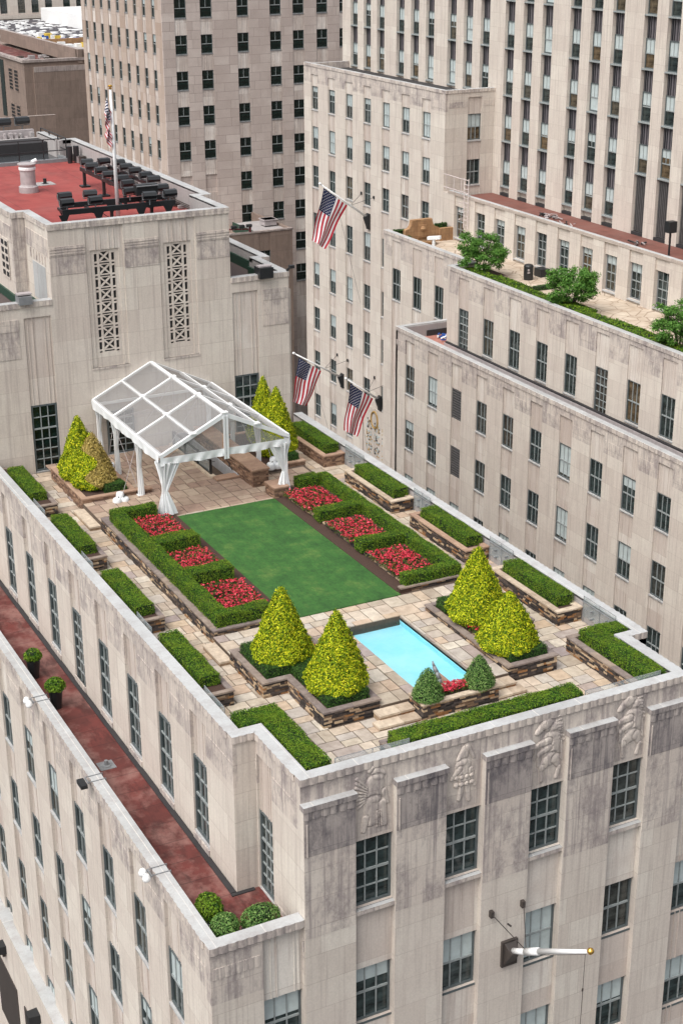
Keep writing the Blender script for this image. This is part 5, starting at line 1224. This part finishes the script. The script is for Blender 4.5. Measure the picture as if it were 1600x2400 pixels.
# pavilion row on the terrace
V = 51.3; mb = MB()
mb.box(V+.3, 54.9, 55, 85.2, -1, 1.68)
pc = [(81.2-2.235*k-.6, 81.2-2.235*k+.6) for k in range(12)]; pc = [(a, b) for a, b in pc if a > 55.5]; pc.append((82.95+.1, 84.25))
facade(mb, '-x', V, 55, 85.58, -.74, 2.12, pc, [(-.55, 1.43)], rec=.1, wr=.3, top=2.1, ribs=False, ms=0)
mb.box(V-.03, V+.25, 55, 85.0, 2.12, 2.3, 2, 3)
mb.box(V+.25, 54.9, 55, 85.5, 1.68, 1.75, 4)
mb.build('pavilion_wall', [LIME, SPAN, LIMEB, COPE, PAVRED, CONC], E)
for a, b in pc: window(E, '-x', V, a, b, -.55, 1.43, .3, 'tall', GLASSW if rb(.5) else GLASS, blind=random.choice([0, .25, .2, 0]), framem=GREY)

# planting on the far terrace
mb = MB()
hb = [(46.0, 46.75, 44, 74.6, -.7, -.02), (46.75, 47.25, 69.2, 72.4, -.7, -.12), (46.75, 47.2, 58, 61.5, -.7, -.12), (46.75, 47.3, 63.3, 67.2, -.7, -.1)]
hedge('long low hedge along the parapet of the far roof terrace', hb, dens=420, size=.10)
def tree(label, X, Y, z0, R_, H, seed):
    o = thing('small_tree', label, 'tree', (X, Y, z0)); rr = random.Random(seed); mb = MB()
    C = []
    for k in range(7):
        a = rr.uniform(0, 6.28); r1 = rr.uniform(.15, .3)*R_; p0 = (X+math.cos(a)*.06, Y+math.sin(a)*.06, z0); p1 = (X+math.cos(a)*r1, Y+math.sin(a)*r1, z0+H*.4)
        mb.tube(p0, p1, .05, 6, 0, .035)
        for q in range(4):
            a2 = a+rr.uniform(-1, 1); r2_ = rr.uniform(.4, .85)*R_; p2 = (X+math.cos(a2)*r2_, Y+math.sin(a2)*r2_, z0+H*rr.uniform(.5, .95)); mb.tube(p1, p2, .03, 5, 0, .01); C.append(p2)
    mb.build('trunk', [BARK], o)
    C = np.array(C); th = rng.uniform(0, 6.283, 70); rd = np.sqrt(rng.uniform(0, 1, 70))*R_*.92; c2 = np.stack([X+rd*np.cos(th), Y+rd*np.sin(th), z0+H*(.52+.44*np.sqrt(np.clip(1-(rd/R_)**2, 0, 1))*rng.uniform(-.75, 1, 70))], 1); C = np.concatenate([C, c2])
    n = 15000; base = C[rng.integers(0, len(C), n)]; d = rng.normal(0, 1, (n, 3)); d /= np.linalg.norm(d, axis=1, keepdims=True)
    P = base+d*rng.uniform(.1, 1, (n, 1))*np.array([.34, .34, .22])
    leaves('crown', P, d*.4+np.array([0, 0, .8]), .125, TREELEAF, o, .5, .5); return o
tree('small green tree on the far terrace, farthest, in front of the stone fountain wall', 47.3, 74.4, -.7, 1.45, 2.55, 1)
tree('broad green tree on the far terrace, the middle one of three', 47.15, 65.5, -.7, 1.45, 2.45, 2)
tree('green tree on the far terrace cut by the right edge of the photo', 47.1, 56.4, -.7, 1.5, 2.5, 3)
for (x, y, lab) in ((47.9, 74.6, 'dark wooden planter edge beneath the farthest terrace tree'), (47.8, 66.2, 'dark wooden planter edge beneath the middle terrace tree')):
    mb = MB(); mb.box(x-.55, x+.35, y-1.4, y+.6, -.739, -.45); mb.box(x-.5, x+.3, y-1.3, y+.5, -.46, -.43, 1); tag(mb.build('tree_planter', [CAPD, MULCH]), lab, 'planter')
o = thing('stone_fountain', 'carved sandstone wall fountain with basin at the far end of the terrace', 'fountain', (49.2, 84.6, -.74))
mb = MB()
pf = [(47.95, -.74), (47.95, .12), (48.2, .2), (48.35, .38), (48.4, .6), (48.42, .72), (49.85, .72), (49.88, .55), (49.95, .35), (50.1, .2), (50.35, .12), (50.35, -.74)]
mb.quad([(x, 84.5, z) for x, z in pf]); mb.quad([(x, 84.85, z) for x, z in pf[::-1]])
for k in range(len(pf)): a, b = pf[k], pf[(k+1) % len(pf)]; mb.quad([(a[0], 84.5, a[1]), (b[0], 84.5, b[1]), (b[0], 84.85, b[1]), (a[0], 84.85, a[1])])
mb.box(50.35, 51.29, 84.3, 84.6, -.74, .06); mb.box(48.85, 49.45, 84.42, 84.5, -.4, .4); mb.lathe((49.15, 84.45, .05), [(.16, 0), (.2, .1), (.12, .25), (0, .28)], 10)
mb.build('carved_wall', [CRANGE], o)
mb = MB(); mb.lathe((49.15, 84.0, -.74), [(.5, 0), (.62, .2), (.68, .26), (.6, .28), (.55, .2), (0, .2)], 18); mb.build('basin', [CRANGE], o)
mb = MB(); mb.lathe((49.15, 84.0, -.74), [(.5, .21), (.5, .215), (0, .22)], 18); mb.build('water', [WATER], o)
hedge('dark hedge behind the sandstone fountain on the far terrace', [(47.55, 50.6, 85.0, 85.45, -.7, .05), (50.3, 51.1, 84.7, 85.0, -.7, .3)], HEDGED, 500, .09)
hedge('small clipped bush left of the sandstone fountain', [(47.55, 48.1, 83.9, 84.4, -.7, -.15)], HEDGED, 500, .08)
o = thing('coin_telescope', 'white T-shaped stand on the far terrace in front of the sandstone fountain', 'telescope', (48.1, 81.3, -.74))
mb = MB(); mb.tube((48.1, 81.3, -.74), (48.1, 81.3, .15), .10, 10); mb.build('post', [WHITE], o)
mb = MB(); mb.beam((47.85, 81.6, .2), (48.4, 81.0, .3), .3, .18); mb.build('head', [WHITE], o)
o = thing('advertising_column', 'dark green rounded bin column standing on the far terrace between two trees', 'column', (49.45, 72.9, -.74))
mb = MB(); mb.lathe((49.45, 72.9, -.74), [(.27, 0), (.28, .1), (.28, .78), (.24, .86), (.12, .9), (0, .9)], 18); mb.build('body', [BLACK], o, smooth=False)
mb = MB(); mb.box(49.26, 49.34, 72.62, 72.70, -.2, -.08); mb.box(49.22, 49.36, 72.60, 72.67, -.32, -.26); mb.build('sticker', [STEEL], o)
o = thing('storage_box', 'black boxes beside the pavilion windows on the far terrace', 'box', (50.6, 73.4, -.74)); mb = MB(); mb.box(50.3, 50.9, 72.9, 73.6, -.739, -.28); mb.build('box', [BLACK], o)
o = thing('loudspeaker', 'small black rounded speaker next to the black box on the far terrace', 'speaker', (50.6, 71.9, -.74)); mb = MB(); mb.lathe((50.6, 72.0, -.739), [(.25, 0), (.28, .2), (.2, .35), (0, .38)], 12); mb.build('body', [BLACK], o)
hedge('low trimmed green strip beside the middle tree on the far terrace', [(48.2, 49.9, 70.3, 70.7, -.738, -.5)], HEDGED, 400, .08)
o = thing('cage_ladder', 'white caged ladder against the corner wall above the far terrace', 'ladder', (51.2, 81.9, 0))
mb = MB()
for dy in (-.25, .25): mb.tube((51.15, 82.6+dy, .3), (51.15, 82.6+dy, 3.4), .03, 6)
for k in range(11): mb.tube((51.15, 82.35, .5+.28*k), (51.15, 82.85, .5+.28*k), .02, 5)
for z in (2.5, 3.3): mb.tube((51.15, 82.3, z), (51.15, 85.4, z), .025, 5)
for y in (83.2, 84.1, 85): mb.tube((51.15, y, 2.3), (51.15, y, 3.3), .025, 5)
for z in (.9, 1.4, 1.9):
    for k in range(8):
        a0, a1 = math.pi*k/8, math.pi*(k+1)/8; mb.tube((51.15-.5*math.sin(a0), 82.6+.3*math.cos(a0), z), (51.15-.5*math.sin(a1), 82.6+.3*math.cos(a1), z), .018, 4)
mb.build('rail', [plain('rusty_white_steel', (.62, .55, .53), .7)], o)
rr = random.Random(5)
for x, y, lab, n in ((53.4, 76.6, 'heap of dark cables and scrap on the pavilion roof', 26), (53.0, 74.4, 'loose coil of cable on the pavilion roof, right of the scrap heap', 10), (53.3, 68.2, 'dark coiled hose on the pavilion roof near the louvred bays', 12), (46.3, 76.6, 'white and blue rags and debris on the small lower roof', 22)):
    zb = 1.75 if y != 76.6 or x > 50 else -4.73; mb = MB()
    for k in range(n):
        a = rr.uniform(0, 6.28); r0 = rr.uniform(.1, .9); p = (x+math.cos(a)*r0*.5, y+math.sin(a)*r0, zb+rr.uniform(.03, .22)); q = (p[0]+rr.uniform(-.3, .3), p[1]+rr.uniform(-.4, .4), zb+rr.uniform(.03, .2)); mb.tube(p, q, rr.uniform(.02, .06), 5, rr.choice([0, 1]))
    tag(mb.build('debris_heap', [BLACK, STEEL] if zb > 0 else [WHITE, BLUE]), lab, 'debris', kind='stuff')
o = thing('spotlight', 'black spotlight on a post at the right edge above the pavilion roof', 'spotlight', (53.2, 65.3, 1.75)); mb = MB(); mb.tube((53.2, 65.2, 1.75), (53.2, 65.2, 3.2), .06, 8); mb.build('post', [BLACK], o)
mb = MB(); mb.box(52.95, 53.45, 65.0, 65.4, 3.0, 3.6); mb.build('housing', [BLACK], o)

# ================================================================== G/W: middle block with the flags
G = thing('office_building', 'square-topped limestone block in the middle that carries the three wall flags', 'building', (53, 95, 0))
mb = MB(); WX = 51.3; GT = 8.38
mb.box(WX+.2, 56, 85.8, 105.7, Z0, GT-.6)
wc = [(c-.55, c+.55) for c in (87.95, 90.65, 93.32, 95.98, 98.67, 101.37, 104.08)]
wrow = [(5.16, 6.8), (2.27, 3.93), (-.51, 1.08), (-4.43, -2.42), (-7.98, -6.18), (-11.43, -9.65), (-14.9, -13.12), (-18.4, -16.6)]
def ww(k):
    c = sum(wc[k])/2; return wrow if c > 97 else [w for w in wrow if w[0] > -16]
facade(mb, '-x', WX, 85.6, 105.85, Z0, GT-.02, wc, ww, rec=.07, wr=.2, top=GT-.75, dent=[(GT-1.15, GT-.8)], mott=1.3)
facade(mb, '-y', 85.6, WX+.2, 54.98, -.7, GT-.02, [(52.97, 54.0)], [(5.2, 6.83), (2.38, 3.98)], rec=.07, wr=.2, top=GT-.5, dent=[(GT-1.1, GT-.75)])
mb.wavy('-x', WX, 85.9, 105.85, GT-.2, GT, .25, 2, 3, amp=.02); mb.wavy('-y', 85.6, WX-.03, 54.98, GT-.2, GT, .3, 2, 3, amp=.02)
mb.box(WX+.2, 54.9, 105.6, 105.85, GT-.8, GT-.1, 2, 3)
mb.box(WX+.25, 54.9, 85.9, 105.6, GT-.8, GT-.55, 4)
mb.build('wall', [LIME, SPAN, MOTT, COPE, DARKGAP], G)
for k, (a, b) in enumerate(wc):
    for z0, z1 in ww(k): window(G, '-x', WX, a, b, z0, z1, .2, 'six', GLASSW if rb(.3) else GLASS, blind=random.choice([0, .5, .5, .25, .5, .95]) if z0 > 0 or rb(.4) else 0)
for z0, z1 in ((5.2, 6.83), (2.38, 3.98)): window(G, '-y', 85.6, 52.97, 54.0, z0, z1, .2, 'six', GLASSW, blind=.5 if z0 > 4 else 0)
# mosaic carved screen low on the wall
m1 = MB(); rr = random.Random(3)
m1.box(WX-.05, WX, 92.2, 96.3, -19.8, -15.05, 0)
for r in range(4):
    for c in range(3):
        y0 = 92.6+1.2*c; z0 = -19.6+.95*r
        for i in range(7):
            for j in range(6):
                if rr.random() < .55: m1.box(WX-.085, WX-.05, y0+.12*i, y0+.12*i+.09, z0+.13*j, z0+.13*j+.1, rr.choice([1, 2, 2, 3] if (r, c) != (3, 0) else [3, 3, 1]))
m1.lathe((WX-.04, 94.0, -16.3), [(.01, 0)], 8)
for k in range(28):
    a0 = 2*math.pi*k/28; m1.tube((WX-.07, 94.6+.5*math.cos(a0), -15.9+.62*math.sin(a0)), (WX-.07, 94.6+.5*math.cos(a0+.23), -15.9+.62*math.sin(a0+.23)), .07, 5, 3)
m1.build('mosaic_screen', [LIME, BRONZE, BLIND, plain('gilt_mosaic', (.45, .28, .08), .5)], G)

# ================================================================== F: tall slab
Fb = thing('office_tower', 'tall pale slab tower at the upper right with dark ribbed spandrels between its windows', 'tower', (60, 85, 0))
mb = MB(); FX = 54.95
mb.box(FX+.3, 75, 50, 106.6, Z0, 18)
cols = []
g0 = 84.10
for gi in range(-3, 5):
    for k in range(3):
        c = 84.15-6.9*gi-2.03*k
        cols.append((c-.54, c+.54))
cols = [(a, b) for a, b in cols if a > 60 and b < 106.4]
fw = [(2.34+2.845*j, 3.92+2.845*j) for j in range(-1, 5)]
mb.fb('-x', FX, 50, 106.7, -.3, -.28, 1, 18, 0)
facade(mb, '-x', FX, 50, 106.7, 1.0, 18, cols, [(1.9, 17.9)], rec=.03, wr=.28, ribs=False)
mb.build('wall', [LIME, DARKGAP, SOOT], Fb)
for ci, (a, b) in enumerate(sorted(cols)):
    c = (a+b)/2
    for j in range(0, 5):
        z0 = 2.34+2.845*j; z1 = z0+1.6
        if c > 85 and z1 < GT+.5: continue
        if c < 71.3 and j == 0:
            continue
        window(Fb, '-x', FX, a, b, z0, z1, .28, 'slab', GLASSW, blind=random.choice([.45, .5, .5, .5, .95, .3, .48]), panel=(z1+.01, z0+2.845-.05), framem=FRAME, sill=FRAMEW)
    if c < 71.3:
        m1 = MB(); m1.box(FX+.2, FX+.28, a, b, 1.95, 5.0, 0)
        for q in range(7): m1.box(FX+.15, FX+.2, a+.05+.15*q, a+.1+.15*q, 1.95, 5.0, 1)
        m1.build('tall_louver', [BLACK, LOUVER], Fb)

# ================================================================== D: pink tower on the left
D = thing('office_tower', 'pinkish brown limestone tower at the upper left with rows of dark square windows', 'tower', (55, 130, 0))
mb = MB(); DX, DY = 47.35, 124.0
mb.box(DX+.15, 80, DY+.15, 144.6, Z0, 20)
dc = [(x-.53, x+.53) for x in (48.97, 51.24, 54.52, 57.52, 59.66, 61.9, 64.1, 66.4)]
drow = [(7.49+2.87*j, 9.0+2.87*j) for j in range(-7, 4)]
facade(mb, '-y', DY, DX, 80, Z0, 20, dc, drow, rec=.05, wr=.15, ms=2)
dl = [(126.0+2.157*k-.42, 126.0+2.157*k+.42) for k in range(9)]
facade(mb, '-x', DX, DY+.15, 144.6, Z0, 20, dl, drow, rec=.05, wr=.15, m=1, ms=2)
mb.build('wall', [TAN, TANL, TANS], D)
for k, (a, b) in enumerate(dc[:7]):
    for j, (z0, z1) in enumerate(drow):
        if z0 > 14 or (k < 2 and z0 < -3) or (k == 2 and z0 < -9) or z0 < -16: continue
        window(D, '-y', DY, a, b, z0, z1, .15, 'tower', GLASSK, sill=GREY)
for k, (a, b) in enumerate(dl):
    for z0, z1 in drow:
        if z0 > 14 or z0 < -4.5: continue
        window(D, '-x', DX, a, b, z0, z1, .15, 'plain', GLASSK if rb(.6) else GLASS, blind=random.choice([0, 0, 0, .4]), sill=GREY)
# podium in front of the pink tower
H = thing('office_building', 'low brown annex roof wedged between the rear block and the middle block', 'building', (52, 118, -6))
mb = MB(); mb.box(46, 54.95, 116.15, 123.9, Z0, -6.9)
facade(mb, '-y', 116, 46, 55, Z0, -6.02, [(51.95, 52.98)], [(-9.3, -7.65)], rec=.04, wr=.15)
mb.box(54.8, 55.0, 116.15, 123.9, Z0, -6.02, 0)
mb.box(46, 55.05, 115.95, 116.3, -6.1, -5.98, 2); mb.box(51.8, 54.9, 116.3, 121, -6.9, -6.2, 3); mb.box(51.75, 51.85, 116.3, 121, -7.0, -6.1, 4)
mb.build('wall', [BROWN, BROWN, SOOT, CONC, GREENCOP], H)
window(H, '-y', 116, 51.95, 52.98, -9.3, -7.65, .15, 'tower', GLASSK, sill=GREY)
o = thing('roof_duct', 'grey box duct on the brown annex roof', 'duct', (54, 118.5, -6)); mb = MB(); mb.box(53.5, 54.6, 118.2, 119.2, -6.1, -5.6); mb.box(53.4, 54.7, 118.1, 119.3, -5.66, -5.6); mb.build('housing', [STEEL], o)
o = thing('pipe_rack', 'dark red pipe rail on the annex parapet', 'pipe', (51, 116.1, -6)); mb = MB(); mb.tube((49.4, 116.1, -5.62), (51.3, 116.1, -5.75), .07, 6); mb.tube((51.2, 116.1, -6), (51.2, 116.1, -5.5), .1, 6); mb.build('rail', [plain('dark_red_paint', (.14, .02, .025), .5)], o)
for x, lab in ((49.75, 'small floodlight on the red pipe rail, left'), (50.45, 'small floodlight on the red pipe rail, middle'), (51.1, 'small floodlight on the red pipe rail, right')): floodlight(x, 116.05, -5.6, 0, lab, sc=.75)

# lower dark things in the gap
mb = MB(); mb.box(49.6, 51.2, 112, 113.2, -22, -21.6); mb.prism([(48.8, 108.5), (49.9, 108.5), (49.9, 109.6), (48.8, 109.6)], -18.3, -18.1)
tag(mb.build('awning', [BLUE]), 'small blue awning low in the gap behind the wall flags', 'awning')

# ================================================================== J: brown building far left, K far
J = thing('office_building', 'brown low building at the upper left with soot stained parapet and small grilles', 'building', (48, 170, 3))
mb = MB(); JY = 165
mb.box(47.4+.2, 60, JY+.2, 200, Z0, 2.6)
mb.box(47.4, 60, JY, JY+.25, Z0, 3.5, 0); mb.box(48.35, 60, JY-.25, JY, Z0, 2.9, 0); mb.box(47.4, 47.65, JY+.25, 200, Z0, 3.5, 0)
mb.box(47.2, 60, JY-.15, JY+.5, 3.35, 3.62, 1, 1); mb.box(47.2, 47.8, JY+.5, 200, 3.35, 3.62, 1, 1)
mb.box(48.36, 60, JY-.27, JY-.25, 2.35, 2.9, 1)
mb.box(53.3, 53.8, JY-.1, 195, 3.0, 4.45, 0, 1); mb.box(53.3, 60, JY+.3, JY+.6, 3, 4.4, 0)
mb.box(40, 48.3, 158, 158.4, Z0, -1.2, 0, 1)
mb.build('wall', [BROWN, SOOT], J)
for y in (167.5, 169.6):
    for z in (.1, -3.6):
        m1 = MB(); m1.box(47.36, 47.4, y, y+1.3, z, z+2.3, 0)
        for i in range(3):
            for q in range(6): m1.box(47.33, 47.36, y+.08+.42*i, y+.38+.42*i, z+.1+.37*q, z+.35+.37*q, 1)
        m1.build('wall_grille', [BROWN, BLACK], J)
m1 = MB(); m1.box(47.34, 47.4, 172.8, 174.3, -3, 3, 0); m1.build('tall_window', [GLASSK], J)
m1 = MB(); m1.box(47.65, 53.3, JY+.5, 196, 2.6, 2.65, 0)
rr = random.Random(2)
for k in range(30): x, y = rr.uniform(48.5, 52.8), rr.uniform(167, 176); m1.box(x, x+rr.uniform(.2, .9), y, y+rr.uniform(.2, 1), 2.65, 2.7+rr.uniform(.05, .5), rr.choice([0, 1, 2]))
m1.build('littered_roof', [TERR_RED, CONC, BARK], J)
# rubble roof
mb = MB(); mb.box(50, 82, 196, 249, Z0, 1.4, 0); struct('far_roof', mb, [plain('dark_roof_felt', (.07, .065, .075), .9)])
mb = MB(); rr = random.Random(6)
for k in range(330):
    y = rr.uniform(200, 248); x = y*.268+rr.uniform(0, 13)
    s = rr.uniform(.25, .72); h = rr.uniform(.03, .10); a = [rr.uniform(.6, 1.2) for _ in range(6)]
    mb.prism([(x+math.cos(i*1.047)*s*a[i], y+math.sin(i*1.047)*s*a[i]) for i in range(6)], 1.4, 1.4+h, 0 if rr.random() < .85 else 1)
tag(mb.build('roof_rubble', [WHITE, BLUE if False else CONC]), 'white rubble and sheets scattered over the dark roof at the upper left', 'rubble', kind='stuff')
mb = MB(); mb.box(74, 84, 222, 246, 1.4, 3.3); tag(mb.build('wrapped_shed', [WHITE]), 'white wrapped block on the littered roof at the upper left', 'shed')
o = thing('water_barrel', 'blue barrel standing near the edge of the littered roof', 'barrel', (58.0, 182, 2.6)); mb = MB(); mb.lathe((64.4, 199.5, 1.4), [(.42, 0), (.44, .5), (.42, 1.25), (0, 1.25)], 14); BASE[o] = (64.4, 199.5, 1.4); o.location = BASE[o]; mb.build('body', [BLUE], o)
mb = MB(); mb.box(53.8, 60, JY+.6, 196, 2.9, 3.4, 0); mb.box(53.9, 60, 180, 180.4, 3.4, 4.3, 1); struct('far_lower_roof', mb, [CONC, CRANGE])
YEL = plain('yellow_paint', (.6, .42, .05), .6)
mb = MB(); rr = random.Random(12)
for k in range(90):
    x, y = rr.uniform(54.3, 59.6), rr.uniform(166.5, 194); mb.box(x, x+rr.uniform(.15, .9), y, y+rr.uniform(.2, 1.2), 3.4, 3.4+rr.uniform(.1, .6), rr.choice([0, 0, 0, 1, 2, 3]))
tag(mb.build('building_supplies', [WHITE, BLUE, YEL, BRONZE]), 'jumble of white, blue and yellow building supplies on the roof at the upper left', 'supplies', kind='stuff')
K = thing('office_building', 'distant building at the top left corner with tall dark windows above a cornice', 'building', (75, 250, 3))
mb = MB(); mb.box(55, 95, 250.3, 262, Z0, 15)
kcs = [(69.35-.58, 69.35+.58), (72.2-.6, 72.2+.6), (74.4-.6, 74.4+.6), (76.6-.6, 76.6+.6), (79.55-.6, 79.55+.6), (81.7-.6, 81.7+.6)]
facade(mb, '-y', 250, 55, 95, Z0, 15, kcs, [(2.3, 9)], rec=.05, wr=.3)
mb.box(55, 95, 249.4, 250, 1.5, 2.1, 0, 2)
mb.build('wall', [LIME, SPAN, SOOT], K)
for i, (a, b) in enumerate(kcs): window(K, '-y', 250, a, b, 2.3, 9, .3, 'tower', GLASSK if i in (4,) else GLASSW, sill=None)
# ================================================================== street level
mb = MB(); mb.box(-400, 500, -200, 900, -26.5, -26); struct('ground', mb, [STREET])

# ------------------------------------------------------------------ scale everything to metres
done = set()
for o in list(bpy.data.objects):
    if o.type in ('CAMERA', 'LIGHT'): continue
    o.location = o.location*S
    if o.type == 'MESH' and o.data.name not in done:
        done.add(o.data.name); o.data.transform(Matrix.Scale(S, 4))
